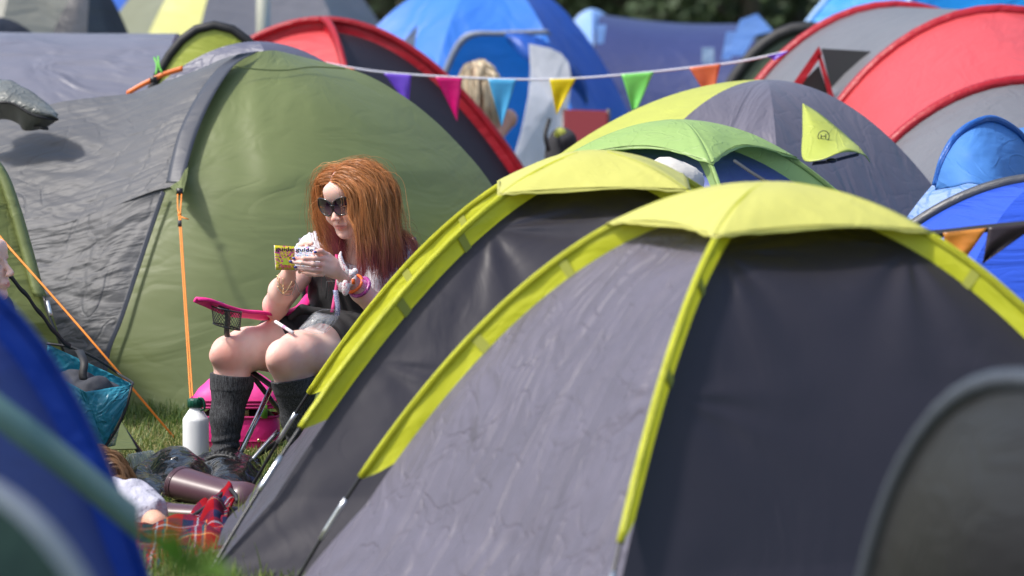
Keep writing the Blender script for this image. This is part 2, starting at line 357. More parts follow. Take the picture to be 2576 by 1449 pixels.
# ---- grey tent with lime stripe and triangular vent
T4, p4, b4 = dome('dome_tent', 'mauve-grey dome tent with broad lime-yellow side and triangular lime vent flap', (PX(1925, 17.9), 17.9, PZ(200, 17.9)),
    [(-1.75, .35), (-1.04, -1.0), (.02, -1.3), (1.2, -.1), (.3, 1.3)], [LIMEY, MGREY4, MGREY4, MGREY4, LIMEY], sag=.0, n=20)
# ---- red and charcoal dome behind the olive tent
T5, p5, b5 = dome('dome_tent', 'charcoal dome tent with red pole sleeves behind the olive tent and bunting', (PX(815, 22), 22, PZ(50, 22)),
    [(-1.45, .2), (.33, -1.35), (1.45, -.12), (-.2, 1.4)], [REDP, DGREY, DGREY, DGREY], standoff=.06,
    sleeve=(.0, .97, RED, ()), n=16, poler=.01)
# ---- light grey tent on far left
a_ = arch((-4.2, 20.3), (-4.2, 23), 1.60); b_ = arch((PX(450, 21.6), 20.4), (PX(450, 21.6), 22.8), PZ(84, 21.6))
LGREY = fabric('pale_grey_nylon', (.17, .175, .225), trans=.15, rough=.45, folds=.03, fscale=(.7, 2.6), crease=.0005, ang=-25)
tunnel('tunnel_tent', 'long pale grey tunnel tent behind the olive tent, top left', [a_, b_], [LGREY], ends=(LGREY, LGREY), sag=.04)
# ---- lime doorway tent with black hoop
YF = 19.4
a_ = arch((PX(285, YF), YF), (PX(800, YF), YF), PZ(66, YF), 2.1); b_ = arch((PX(560, 20.2), 20.2), (PX(780, 20.2), 20.2), PZ(130, 20.2), 2.0)
LIMED = fabric('lime_door', (.40, .46, .06), trans=.3)
tunnel('tunnel_tent', 'small tunnel tent with black hoop around a lime green end panel', [a_, b_], [DGREY], ends=(LIMED, DGREY), poles=[BLK, None], poler=.022)
MGREY2 = fabric('blue_grey_fly', (.11, .115, .17), trans=.1, folds=.003)
dome('dome_tent', 'low blue-grey dome tent peeking over the olive tent', (PX(650, 18.75), 18.75, PZ(104, 18.75)), [(-1.2, -.1), (.2, -.5), (1.2, .05), (-.1, .5)], [MGREY2], sag=0, n=14)
# ================================================================ background tents
def ring_pts(c, r, n=24): a = np.linspace(0, 2*np.pi, n); return v_(c)+np.stack([np.cos(a)*r, 0*a, np.sin(a)*r], 1)
v_ = lambda q: np.asarray(q, float)
# big blue family tent
BLUT = fabric('sunlit_blue_fly', (.06, .27, .85), trans=.38, folds=.012, fscale=(3, 1.2), crease=.0002)  # left and front of the blue fly, sun painted into the colour
BLUD = fabric('deep_and_shaded_blue_fly', (.02, .11, .50), trans=.3, folds=.012, fscale=(3, 1.2), crease=.0002)  # deep blue cloth; on the big tent's right side it paints shade
DOORB = fabric('deep_azure_door', (.0, .15, .60), trans=.2, folds=.002, crease=.0002)
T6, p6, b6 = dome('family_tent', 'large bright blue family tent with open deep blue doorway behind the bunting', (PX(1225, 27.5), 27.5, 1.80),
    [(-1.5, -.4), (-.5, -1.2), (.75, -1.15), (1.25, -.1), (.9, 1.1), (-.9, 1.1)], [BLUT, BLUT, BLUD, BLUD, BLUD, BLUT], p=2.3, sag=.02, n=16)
def flat_px(name, pts, Y, mat, parent, dy=0, thick=.006, n=40):
    """flat piece of cloth with the outline given, at distance Y (Y may be given per point)"""
    c = [P(q[0], q[1], q[2] if len(q) > 2 else Y) for q in pts]; c = np.array(c)
    v = [c.mean(0)]+list(c); f = [(0, i+1, (i+1) % len(c)+1) for i in range(len(c))]
    o = mk(name, v, f, mat, parent, uv=[(q[0], q[2]) for q in v], smooth=False); solid(o, thick); return o
def arc_pts(pts, n=24):
    q = cr(np.array([(a, b, 0) for a, b in pts]), n); return [(a, b) for a, b, _ in q]
door = flat_px('doorway', arc_pts([(1113, 420), (1118, 300), (1122, 180), (1150, 115), (1200, 92), (1300, 95), (1345, 130), (1360, 250), (1362, 420)], 30), 25.9, DOORB, T6)
WHT = fabric('white_inner', (.85, .86, .90), trans=.35, folds=.01, fscale=(4, 1), crease=.0003)
flat_px('door_panel', arc_pts([(1330, 110), (1405, 130), (1435, 180), (1425, 300), (1405, 420)], 14)+[(1285, 425, 25.2), (1312, 330, 25.25), (1330, 240, 25.3), (1334, 170, 25.35)], 25.35, WHT, T6)
TRIM = fabric('grey_trim', (.20, .24, .34), trans=.1)
mb = MB(); c1 = cpx([(1080, 300, 25.75), (1112, 180, 25.75), (1165, 88, 25.75), (1260, 78, 25.7), (1375, 74, 25.65)], 30)
mb.grid(np.stack([c1, c1+np.array([.032, 0, -.03])], 0)); mb.build('door_trim', TRIM, T6, thick=.01)
fl = cpx([(1275, 96, 25.6), (1300, 130, 25.5), (1340, 160, 25.45), (1400, 175, 25.5), (1450, 230, 25.6), (1475, 262, 25.6)], 26)
fu = cpx([(1270, 84, 25.6), (1330, 88, 25.6), (1380, 110, 25.6), (1430, 150, 25.6), (1470, 200, 25.6), (1478, 258, 25.6)], 26)
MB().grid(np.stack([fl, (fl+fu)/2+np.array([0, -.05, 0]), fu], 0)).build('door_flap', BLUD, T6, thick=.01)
flat_px('vent', [(1050, 62), (1010, 110), (1042, 130)], 26.5, TRIM, T6)

# purple-blue tent with flat top
a_ = arch((PX(1490, 31), 30.4), (PX(1530, 33), 33), PZ(38, 31), 3.5); b_ = arch((PX(1880, 31), 30.2), (PX(1890, 33), 33), PZ(60, 31), 3.0)
NAV2 = fabric('blue_violet_fly', (.04, .055, .17), trans=.2, folds=.004)
T7 = tunnel('tunnel_tent', 'blue-violet tunnel tent with pale blue strips behind the green flag', [a_, b_], [NAV2], ends=(NAV2, NAV2))
PALEB = fabric('pale_blue', (.30, .50, .85), trans=.3)
flat_px('strip', [(1862, 50), (1905, 34), (1945, 78), (1900, 90), (1870, 140), (1830, 140)], 29.8, PALEB, T7)
flat_px('strip', [(1828, 80), (1850, 80), (1838, 150), (1815, 150)], 29.9, PALEB, T7)
flat_px('strip', [(1503, 62), (1525, 62), (1518, 110), (1500, 110)], 29.9, PALEB, T7)
flat_px('window', [(1766, 120), (1796, 120), (1796, 160), (1766, 160)], 29.9, fabric('pale_window', (.4, .5, .6), trans=.2), T7)
dome('pop_up_tent', 'small whitish tent tip between the blue tents', (PX(1490, 33), 33.2, PZ(22, 33)), [(-.6, 0), (0, -.6), (.6, 0), (0, .6)], [PALEB], n=8)
# dark olive arch
a_ = arch((PX(1725, 25), 25), (PX(2330, 25), 25), PZ(72, 25), 2.0); b_ = arch((PX(1900, 26), 26.4), (PX(2300, 26), 26.4), PZ(110, 26), 2.0)
DOL = fabric('dark_olive_fly', (.05, .075, .035), trans=.15)
tunnel('tunnel_tent', 'dark olive tunnel tent with black hoop, left of the red tents', [a_, b_], [DOL], ends=(DOL, DOL), poles=[BLK, BLK], poler=.04)
# bright cyan-blue tent at the top right
CYB = fabric('cyan_blue_fly', (.02, .33, .80), trans=.35, folds=.01)
T9, _, _ = dome('family_tent', 'cyan-blue dome tent behind the red tents, top right', (PX(2330, 29), 29, 2.0), [(-1.55, -.3), (-.4, -1.3), (1.6, -.4), (1.2, 1), (-1, 1)], [CYB], p=2.2, n=12, polemat=paint('pale_pole', (.3, .5, .8), .5), poler=.02)
# red/grey tunnel tent
PG = fabric('grey_shell', (.175, .18, .20), trans=.2, folds=.006, fscale=(5, 2))
A1 = arch((PX(1715, 22), 22.0), (PX(2800, 22), 22.4), PZ(17, 22), 1.95); A2 = arch((PX(1925, 20.5), 20.5), (PX(3120, 20.5), 20.9), PZ(28, 20.5), 1.95)
A3 = arch((PX(2010, 18.9), 18.9), (PX(3200, 18.9), 19.4), PZ(208, 18.9), 1.95); A4 = arch((PX(2200, 18), 18.0), (PX(3100, 18), 18.4), PZ(420, 18), 2.0)
T10 = tunnel('tunnel_tent', 'coral red and grey tunnel tent with crimson hoops, upper right', [A1, A2, A3, A4], [PG, REDP, PG], ends=(PG, PG), poles=[RED, RED, RED, None], poler=.03, sag=.0)
flat_px('door_opening', [(2060, 165), (2012, 212), (2050, 232), (2084, 236)], 20.74, BLK, T10)
flat_px('mesh_window', [(2066, 122), (2240, 132), (2190, 200), (2122, 257), (2096, 246)], 20.9, paint('dark_mesh', (.035, .037, .04), .7), T10)
flat_px('door_trim', [(2060, 116), (2068, 137), (2016, 214), (1992, 214)], 20.7, RED, T10)
flat_px('door_trim', [(2056, 138), (2065, 138), (2100, 248), (2086, 248)], 20.7, RED, T10)
# light blue hooded tent
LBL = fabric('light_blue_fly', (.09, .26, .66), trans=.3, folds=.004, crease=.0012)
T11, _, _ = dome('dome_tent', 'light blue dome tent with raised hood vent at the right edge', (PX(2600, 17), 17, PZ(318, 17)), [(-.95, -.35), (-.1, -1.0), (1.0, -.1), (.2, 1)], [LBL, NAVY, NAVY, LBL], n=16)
# royal blue tent, right edge
BLUR_ = fabric('royal_blue_fly', (.035, .11, .66), trans=.25, rough=.35, folds=.008, fscale=(1.2, 9), crease=.0006)
T12, p12, _ = dome('dome_tent', 'royal blue dome tent with slate hoop at the right edge behind pennants', (PX(2640, 13.6), 13.6, PZ(452, 13.6)), [(-1.15, .1), (-.6, -.85), (.9, -.6), (.6, 1.0)], [BLUR_], n=18, sag=0)
# top-left far tents
BEI = fabric('beige_canvas', (.27, .27, .23), trans=.2, folds=.012, fscale=(1, 3))
dome('family_tent', 'beige canvas tent at the top left corner', (PX(60, 28), 28, 1.9), [(-1.6, -.4), (-.2, -1.2), (1.3, -.5), (.8, 1)], [BEI], p=1.6, n=12)
DKN = fabric('near_black_fly', (.02, .022, .03), trans=.05)
dome('dome_tent', 'near-black dome tent at the top left beside the beige canvas', (PX(235, 26), 26, 1.78), [(-.62, -.2), (0, -.8), (.6, 0), (0, .8)], [DKN], p=1.7, n=12)
dome('dome_tent', 'small dark tent tip at the far left edge', (PX(-10, 24), 24, PZ(42, 24)), [(-.9, -.1), (0, -.8), (.9, 0), (0, .8)], [DKN], n=10)
dome('dome_tent', 'deep blue tent behind the near-black tent, top left', (PX(330, 33), 33, 1.85), [(-.8, -.1), (0, -.8), (.8, 0), (0, .8)], [BLUD], n=10)
OG = fabric('olive_grey_fly', (.22, .23, .15), trans=.2); YLF = fabric('pale_yellow_fly', (.62, .62, .22), trans=.3); SIL = fabric('silver_grey_fly', (.20, .20, .225), trans=.2)
T20, _, _ = dome('family_tent', 'large grey tent with pale yellow and olive stripes behind the lime doorway', (PX(640, 30), 30, 2.15), [(-1.75, .5), (-1.15, -.6), (-.55, -1.1), (1.0, -.9), (1.5, .3), (0, 1.2)], [OG, YLF, SIL, SIL, SIL, OG], p=2.2, n=14)
MB().tube([P(662, -60, 28.2), P(662, 90, 28.2), P(662, 600, 28.2)], .045).build('pole', paint('pale_wood_pole', (.33, .34, .28), .6), T20)
dome('dome_tent', 'dark silver dome tent left of the big blue tent', (PX(860, 31), 31, PZ(-25, 31)), [(-.9, -.2), (0, -.9), (.75, 0), (0, .9)], [fabric('dark_silver', (.11, .11, .115), trans=.1)], n=10)

# ================================================================ near tents
NB = fabric('near_royal_blue', (.05, .08, .30), trans=.25, folds=.004, crease=.0003, rough=.5)
NBD = fabric('near_cobalt_sleeve', (.0, .04, .36), trans=.2, folds=.002)
T14, p14, b14 = dome('dome_tent', 'near blue dome tent with cobalt edge and pale green strap at the left edge', (-1.55, 8.2, 1.20), [(.94, .25), (-.3, 1.1), (-1.0, -.4), (.2, -1.05)], [NB], p=4, standoff=.055, sleeve=(.03, .93, NBD, ()), n=20, sag=0)
strap = cpx([(-60, 985, 7.55), (0, 1035, 7.55), (120, 1125, 7.6), (220, 1205, 7.75), (350, 1315, 8.0)], 30)
MB().grid(np.stack([strap+np.array([0, -.02, .034]), strap+np.array([0, -.02, -.034])], 0)).build('strap', fabric('pale_green_webbing', (.16, .29, .29), trans=.2), T14, thick=.003)
PALE = fabric('pale_silver_hem', (.40, .42, .46), trans=.3); DGN = fabric('bottle_green_fly', (.012, .035, .022), trans=.08)
dome('pop_up_tent', 'dark bottle-green pop-up tent with pale silver edge, bottom left corner', (-.86, 5.0, 1.11), [(.57, .20), (-.6, .5), (-.6, -.6), (.58, -.10)], [PALE, DGN, DGN, PALE], p=4, n=14, sag=0)
DBR = fabric('grey_brown_fly', (.020, .020, .021), spec=.2, trans=.03, folds=.002)
HOOP = paint('slate_hoop', (.045, .052, .066), .45)
a_ = arch((PX(2122, 7.5), 7.6), (1.14, 6.3), PZ(965, 6.95), 2.3); b_ = arch((1.2, 8.0), (1.9, 7.0), .9, 2.2)
tunnel('tunnel_tent', 'near grey-brown tunnel tent with thick slate hoop, bottom right corner', [a_, b_], [DBR], ends=(DBR, DBR), poles=[HOOP, None], poler=.019)

# ---- the slate hoop on T12
MB().tube(p12(0, np.linspace(0, .45, 20))+np.array([0, 0, .004]), .02).build('pole_sleeve', BAND, T12)
# ---- T4 triangular vent
vt = cpx([(2019, 260, 17.08), (2060, 285, 16.98), (2110, 325, 16.88), (2150, 360, 16.80), (2166, 376, 16.78), (2188, 408, 16.80)], 40); vb_ = cpx([(2019, 262, 17.06), (2019, 330, 16.85), (2020, 400, 16.62), (2065, 402, 16.56), (2110, 385, 16.56), (2166, 378, 16.74)], 40)
t = np.linspace(0, 1, 14)[:, None, None]; g = vt[None]*(1-t)+vb_[None]*t; g[..., 1] -= .05*np.sin(np.pi*t[..., 0]); g = g+np.array([0, 1, .3])*(.010*hnoise(g*13, 7, 4)*np.sin(np.pi*t[..., 0]))[..., None]
vf = MB().grid(g, np.stack([g[..., 0], g[..., 2]], -1)).build('vent_flap', fabric('lime_vent', (.46, .52, .09), trans=.25, folds=.003, crease=.002, cscale=12), T4, thick=.003)
e_ = MB(); ec = P(2072, 343, 16.74); e_.tube(ring_pts(ec, .022), .0022, 5, False); e_.tube([ec+[-.010, 0, .008], ec+[-.010, 0, -.009]], .0022, 5).tube([ec+[.008, 0, .010], ec+[.008, 0, -.008]], .0022, 5).tube([ec+[-.010, 0, 0], ec+[.008, 0, .001]], .0022, 5); e_.build('emblem', paint('dark_print', (.10, .12, .04), .6), vf)
lo = cpx([(2045, 408, 16.72), (2090, 402, 16.70), (2130, 392, 16.72), (2162, 384, 16.78)], 20); MB().grid(np.stack([lo, lo-[0, -.05, .014]], 0)).build('vent_hole_shade', BLK, T4, thick=.002); MB().ell(P(2092, 404, 16.6), (.022, .012, .010)).build('toggle', BLKP, T4)  # black strip paints the darkness of the hole under the flap
# ================================================================ olive and grey tent behind the girl
T0 = empty('family_tent', (P(600, 1000, 17.6)[0], 17.8, 0), 'olive and grey family tent with crumpled side behind the seated reader', 'tent')
NV, NU = 120, 100
seam = cpx([(640, 131, 17.9), (585, 165, 17.78), (535, 235, 17.62), (495, 320, 17.48), (468, 400, 17.36), (450, 462, 17.26), (412, 480, 17.28), (385, 560, 17.24), (345, 680, 17.17), (305, 800, 17.10), (270, 895, 17.06), (258, 1045, 17.0)], NV)
sil = cpx([(742, 138, 18.2), (900, 180, 18.2), (1000, 232, 18.2), (1085, 296, 18.2), (1160, 370, 18.2), (1230, 455, 18.2), (1330, 620, 18.2), (1400, 800, 18.1), (1440, 1000, 18.0)], NV)
top = cpx([(640, 131, 17.9), (690, 127, 18.0), (742, 138, 18.2)], NU)
bot = cpx([(258, 1045, 17.03), (480, 1042, 16.95), (800, 1040, 16.95), (1150, 1020, 17.3), (1440, 1000, 18.0)], NU)
g, uv = coons(top, bot, seam, sil)
u = np.linspace(0, 1, NU)[:, None]; v = np.linspace(0, 1, NV)[None]
bul = np.sin(np.pi*u)**.8*np.sin(np.pi*np.clip(v, 0, 1))**.7
for _ in range(500): g[1:-1, 1:-1, 1] = .25*(g[2:, 1:-1, 1]+g[:-2, 1:-1, 1]+g[1:-1, 2:, 1]+g[1:-1, :-2, 1])
for _ in range(200): g[1:-1, 1:-1, 2] = .25*(g[2:, 1:-1, 2]+g[:-2, 1:-1, 2]+g[1:-1, 2:, 2]+g[1:-1, :-2, 2])
g[..., 1] -= .16*bul
fold = np.exp(-((u-.10-.25*v)/.06)**2)*np.sin(np.pi*v)*.015-np.exp(-((u-.18-.12*v)/.05)**2)*.012*np.sin(np.pi*v)
g[..., 1] += fold+.010*hnoise(np.stack([u*5+v*2, v*3-u, 0*u+0*v], -1), 3, 3)*np.sin(np.pi*u)
g[..., 2] = np.maximum(g[..., 2], .01)
MB().grid(g, uv).build('end_panel', OLIVE, T0)
# grey crumpled side
ridge = cpx([(-230, 330, 18.3), (0, 292, 18.25), (140, 262, 18.2), (320, 238, 18.15), (420, 205, 18.1), (500, 175, 18.0), (570, 145, 17.95), (640, 131, 17.9)], NU)
NU2 = 220; ridge = cr(ridge, NU2)
left = cpx([(-230, 330, 18.3), (-250, 500, 17.95), (-240, 800, 17.5), (-220, 1040, 17.15)], NV)
NV2 = 200; left = cr(left, NV2); seam2 = cr(seam, NV2)
botg = cpx([(-220, 1040, 17.15), (0, 1045, 17.1), (258, 1045, 17.03)], NU2)
g, uv = coons(ridge, botg, left, seam2)
u = np.linspace(0, 1, NU2)[:, None]; v = np.linspace(0, 1, NV2)[None]
g[..., 1] -= .10*np.sin(np.pi*u)*np.sin(np.pi*v)
# tension folds radiating from the guy point (450,470)
gp = P(450, 475, 17.26); rel = g-gp; ang = np.arctan2(rel[..., 2], -rel[..., 0]); rad = np.sqrt(rel[..., 0]**2+rel[..., 2]**2)
fo = np.abs(hnoise(np.stack([ang*6, rad*2.2, 0*rad], -1), 5, 3))
fo2 = np.abs(hnoise(np.stack([g[..., 0]*2.6, g[..., 2]*13+g[..., 0]*1.5, 0*rad], -1), 9, 4, gain=.6))
amp = np.clip(rad*2.2, 0, 1)*np.sin(np.pi*np.clip(u, .02, .98))**.5
g[..., 1] += amp*(-.017*fo-.009*fo2)
g[..., 2] += amp*(.006*fo2)
MB().grid(g, uv).build('side_panel', GREY, T0)
# back side down to the ground, so that the tent is a whole
bk = np.concatenate([ridge, cr(sil[:60], 60)]); bk = cr(bk, 120)
bb = bk.copy(); bb[:, 1] = 19.6; bb[:, 2] = .01
t = np.linspace(0, 1, 20)[:, None, None]; g = bk[None]*(1-t)+bb[None]*t; g[..., 2] += .18*np.sin(np.pi*t[..., 0]); g[..., 1] += .15*np.sin(np.pi*t[..., 0])
g = g[:, :, :]; MB().grid(g).build('back_panel', GREY, T0)
# band turning away along the arch, its shade painted as darker cloth
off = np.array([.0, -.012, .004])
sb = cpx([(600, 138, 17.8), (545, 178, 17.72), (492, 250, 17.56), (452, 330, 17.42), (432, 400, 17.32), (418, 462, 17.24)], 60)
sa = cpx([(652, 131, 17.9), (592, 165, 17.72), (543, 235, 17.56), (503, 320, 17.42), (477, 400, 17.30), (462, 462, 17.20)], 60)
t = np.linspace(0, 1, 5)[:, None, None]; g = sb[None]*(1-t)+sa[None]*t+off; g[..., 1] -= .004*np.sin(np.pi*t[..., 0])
MB().grid(g, np.stack(np.broadcast_arrays(t[..., 0]*.06, np.linspace(0, .9, 60)[None]), -1)).build('shaded_band', BAND, T0, thick=.002)
# seam tape between grey and green below the guy point
def tape(pts, w, mat, name, parent, n=50, dy=-.02, th=.003):
    c = cpx(pts, n); T = np.gradient(c, axis=0); T /= np.linalg.norm(T, axis=1, keepdims=True); sd = np.cross(T, np.array([0, 1., 0])); sd /= np.linalg.norm(sd, axis=1, keepdims=True)
    t = np.linspace(-.5, .5, 5)[:, None, None]; g = c[None]+sd[None]*t*w+np.array([0, dy, 0])
    L = np.linspace(0, 1, n); return MB().grid(g, np.stack(np.broadcast_arrays(t[..., 0]*w, L[None]), -1)).build(name, mat, parent, thick=th)
tape([(412, 482, 17.26), (385, 560, 17.22), (345, 680, 17.15), (305, 800, 17.08), (270, 895, 17.04), (260, 1030, 17.0)], .02, BAND, 'seam_tape', T0)
# cap seam of the green end
tape([(590, 166, 17.72), (650, 174, 17.76), (720, 176, 17.82), (790, 168, 17.95), (870, 172, 18.1)], .006, OLIVE2, 'cap_seam', T0, dy=-.06)
# guy point triangle, buckle, doubled orange guy line down to the peg
tr = np.array([P(475, 405, 17.30), P(471, 440, 17.2), P(462, 484, 17.1), P(441, 482, 17.1), P(428, 470, 17.2), P(452, 452, 17.22)])
mk('guy_tab', list(tr)+[tr.mean(0)+np.array([0, -.03, 0])], [(i, (i+1) % 6, 6) for i in range(6)], OLIVE2, T0, uv=[(q[0], q[2]) for q in tr]+[(0, 0)])
gl = MB(); top_ = P(452, 486, 17.08); bt = P(485, 1035, 16.3); peg = bt.copy()
for sg in (-1, 1):
    gl.tube(cr([top_+np.array([.008*sg, 0, 0]), P(451, 522, 17.02)+np.array([.006*sg, 0, 0]), P(452, 545, 16.98)], 10), .0028)
    gl.tube(cr([P(452, 540, 16.99)+np.array([.003*sg, 0, 0]), P(468, 790, 16.66)+np.array([.0035*sg, 0, 0]), P(486, 1060, 16.25)+np.array([.0045*sg, 0, 0]), [P(489, 1088, 16.24)[0], 16.24, .0]], 30), .0029)
gl.tube([P(452, 544, 16.97), P(462, 548, 16.95), P(475, 552, 16.95)], .0028); gl.ell(P(452, 540, 16.99), (.008, .008, .011))
go = gl.build('guy_line', ORNG, T0)
MB().box(top_+np.array([0, 0, .006]), (.026, .012, .028)).build('buckle', BLKP, go); MB().box(P(452, 562, 16.95), (.014, .008, .026)).build('buckle', ELAST, go)
# second guy line, from the tent on the left edge down to the grass
# vent hood of grey crumpled cloth over the side
VH = fabric('grey_hood', (.17, .18, .17), trans=.15, rough=.4, folds=.006, fscale=(6, 6), crease=.004, cscale=9)
up = cpx([(-80, 205, 17.933), (0, 203, 17.905), (40, 210, 17.850), (80, 235, 17.795), (120, 262, 17.751), (147, 290, 17.729)], 40)
lo = cpx([(-80, 268, 17.740), (0, 258, 17.685), (35, 262, 17.674), (75, 285, 17.657), (110, 296, 17.657), (146, 300, 17.696)], 40)
t = np.linspace(0, 1, 16)[:, None, None]; g = up[None]*(1-t)+lo[None]*t; g[..., 1] -= .05*np.sin(np.pi*t[..., 0]); g[..., 2] += .012*hnoise(g*9, 4, 3)
hood = MB().grid(g, np.stack([g[..., 0], g[..., 2]+g[..., 1]], -1)).build('vent_hood', VH, T0, thick=.003)
lo2 = cpx([(-80, 330, 17.905), (0, 300, 17.850), (45, 310, 17.823), (62, 328, 17.795), (110, 322, 17.767), (147, 300, 17.712)], 40)
g = lo[None]*(1-t)+lo2[None]*t; MB().grid(g, np.stack([g[..., 0], g[..., 2]], -1)).build('hood_lining', fabric('hood_under', (.12, .125, .11), trans=.1), hood, thick=.003)
MB().tube(cr(lo+np.array([0, -.008, 0]), 40), .006).build('hood_edge', BLK, hood)
MB().tube([P(88, 318, 17.740), P(105, 322, 17.712), P(122, 324, 17.712)], .007).build('toggle', BLKP, hood)
# ---- neighbouring olive tent at the left edge
T16 = empty('dome_tent', (-2.3, 17, 0), 'olive green tent with light green pole sleeve at the left edge', 'tent')
e1 = cpx([(-120, 330, 16.6), (-40, 375, 16.5), (10, 430, 16.45), (45, 520, 16.4), (80, 640, 16.35), (105, 730, 16.3), (135, 800, 16.28), (155, 880, 16.3), (175, 1060, 16.3)], 60)
e2 = e1.copy(); e2[:, 0] = -3.0; e2[:, 1] = 16.6
t = np.linspace(0, 1, 24)[:, None, None]; g = e2[None]*(1-t)+e1[None]*t; g[..., 1] -= .2*np.sin(np.pi*t[..., 0]); g[..., 2] = np.maximum(g[..., 2], 0.01)
MB().grid(g, np.stack(np.broadcast_arrays(t[..., 0]*1.2, np.linspace(0, 1.2, 60)[None]), -1)).build('panel', fabric('olive_side', (.17, .20, .06), trans=.25, folds=.006, fscale=(2, 9), crease=.001, ang=25), T16)
e3 = e1.copy(); e3[:, 1] += .8; e3[:, 0] -= .35; g = e1[None]*(1-t)+e3[None]*t; MB().grid(g).build('panel', OLIVE, T16)
e4 = e1+np.array([-.035, -.03, 0]); e5 = e1+np.array([.012, -.02, 0]); t5 = np.linspace(0, 1, 5)[:, None, None]; g = (e4[None]*(1-t5)+e5[None]*t5)[:, :38]; g[..., 1] -= .02*np.sin(np.pi*t5[..., 0])
MB().grid(g, np.stack(np.broadcast_arrays(t5[..., 0]*.05, np.linspace(0, 1, 38)[None]), -1)).build('pole_sleeve', OLIVE2, T16, thick=.002)
po = MB().tube(cpx([(110, 745, 16.25), (122, 790, 16.22), (150, 860, 16.2), (178, 935, 16.25), (200, 1085, 16.3)], 24), .006).build('pole', BLKP, T16)
MB().tube(cpx([(119, 757, 16.24), (128, 795, 16.215)], 4), .008).build('ferrule', STEEL, po)
MB().tube(cpx([(-30, 560, 16.2), (8, 605, 16.1), (30, 630, 16.05), (150, 765, 15.9), (280, 915, 15.8), (448, 1112, 15.92)], 40), .0042).build('guy_line', ORNG, T16)
# ================================================================ ground
m, n, l, b, o = newmat('meadow')
tc = N(n, 'ShaderNodeTexCoord'); t = N(n, 'ShaderNodeTexNoise', I={'Scale': 9, 'Detail': 8, 'Roughness': .7}); l.new(tc.outputs['Object'], t.inputs[0])
cr_ = N(n, 'ShaderNodeValToRGB'); l.new(t.outputs[0], cr_.inputs[0]); e = cr_.color_ramp.elements
e[0].position = .35; e[0].color = (.02, .035, .008, 1); e[1].position = .7; e[1].color = (.14, .15, .05, 1)
l.new(cr_.outputs[0], b.inputs['Base Color']); b.inputs['Roughness'].default_value = .95
bp = N(n, 'ShaderNodeBump', I={'Distance': .03}); l.new(t.outputs[0], bp.inputs['Height']); l.new(bp.outputs[0], b.inputs['Normal'])
gv, gf = [], []; xs = np.linspace(-120, 120, 61); ys = np.linspace(-20, 220, 61)
for i, x in enumerate(xs):
    for j, y in enumerate(ys): gv.append((x, y, 0))
for i in range(60):
    for j in range(60): gf.append((i*61+j, (i+1)*61+j, (i+1)*61+j+1, i*61+j+1))
tag(mk('ground', gv, gf, m), kind='structure')
# ================================================================ long grass, straw, the near weed
m, n, l, b, o = newmat('grass_blade'); uv = N(n, 'ShaderNodeUVMap'); sp = N(n, 'ShaderNodeSeparateXYZ'); l.new(uv.outputs[0], sp.inputs[0]); rp = N(n, 'ShaderNodeValToRGB'); e = rp.color_ramp.elements; e[0].position = 0; e[0].color = (.055, .12, .02, 1); e[1].position = 1; e[1].color = (.42, .36, .16, 1)
x = rp.color_ramp.elements.new(.55); x.color = (.17, .23, .05, 1); x = rp.color_ramp.elements.new(.75); x.color = (.30, .30, .10, 1); l.new(sp.outputs['X'], rp.inputs[0]); l.new(rp.outputs[0], b.inputs['Base Color']); b.inputs['Roughness'].default_value = .5
tr = N(n, 'ShaderNodeBsdfTranslucent'); l.new(rp.outputs[0], tr.inputs[0]); mx = N(n, 'ShaderNodeMixShader', I={0: .4}); l.new(b.outputs[0], mx.inputs[1]); l.new(tr.outputs[0], mx.inputs[2]); l.new(mx.outputs[0], o.inputs[0]); BLADE = m
def grassmesh(name, x, y, h, w_, lie, seed, tone):
    px = 1288+x*FPX/y; keep = np.ones(len(x), bool)
    for (a0, a1, y0, y1) in ((322, 655, 14.02, 15.06), (425, 620, 13.78, 14.12), (330, 590, 12.45, 13.75), (180, 420, 13.1, 13.75)): keep &= ~((px > a0) & (px < a1) & (y > y0) & (y < y1))
    x, y, h, w_, lie, tone = [q[keep] for q in (x, y, h, w_, lie, tone)]
    r = np.random.default_rng(seed); k = len(x); a = r.uniform(0, 6.28, k); d = np.stack([np.cos(a), np.sin(a), 0*a], 1); pw = np.stack([-np.sin(a), np.cos(a), 0*a], 1); t = np.linspace(0, 1, 5)
    ln = h[:, None]; out = lie[:, None]*t[None]**1.6; up = np.sqrt(np.clip(1-lie[:, None]**2*.8, .05, 1))*t[None]-.35*lie[:, None]*t[None]**3
    c = np.stack([x, y, 0*x], 1)[:, None]+d[:, None]*(out*ln)[..., None]; c[..., 2] = np.maximum(up*ln, .002)*1.0
    wv = (w_[:, None]*(1-t[None]**2*.95))[..., None]*pw[:, None]; V = np.stack([c-wv, c+wv], 2).reshape(-1, 3); bs = (np.arange(k)[:, None]*5+np.arange(4)[None])*2; F = np.stack([bs, bs+1, bs+3, bs+2], -1).reshape(-1, 4)
    uvv = np.stack([np.repeat(tone, 10), np.tile(np.repeat(t, 2), k)], 1); return tag(mk(name, V, F, BLADE, None, uv=uvv), kind='stuff')
r = np.random.default_rng(5); x = r.uniform(-1.75, -.55, 26000); y = 12.0+5.2*r.uniform(0, 1, 26000)**1.1; hn = hnoise(np.stack([x*3, y*3, 0*x], 1), 4, 2)
tuft = np.clip(hn*.8+.5, .15, 1.3); nearT0 = np.exp(-((y-16.7)/.35)**2); blz = np.exp(-((x+.98)/.22)**2-((y-13.3)/.7)**2); h = (1-.5*blz)*np.interp(y, [12.2, 13], [.6, 1])*(.035+.075*tuft*r.uniform(.4, 1, len(x)))*(1+.9*nearT0); lie = r.uniform(.2, .95, len(x)); tone = np.clip(r.uniform(0, .75, len(x))+.3*(lie > .75)-.25*nearT0, 0, 1)
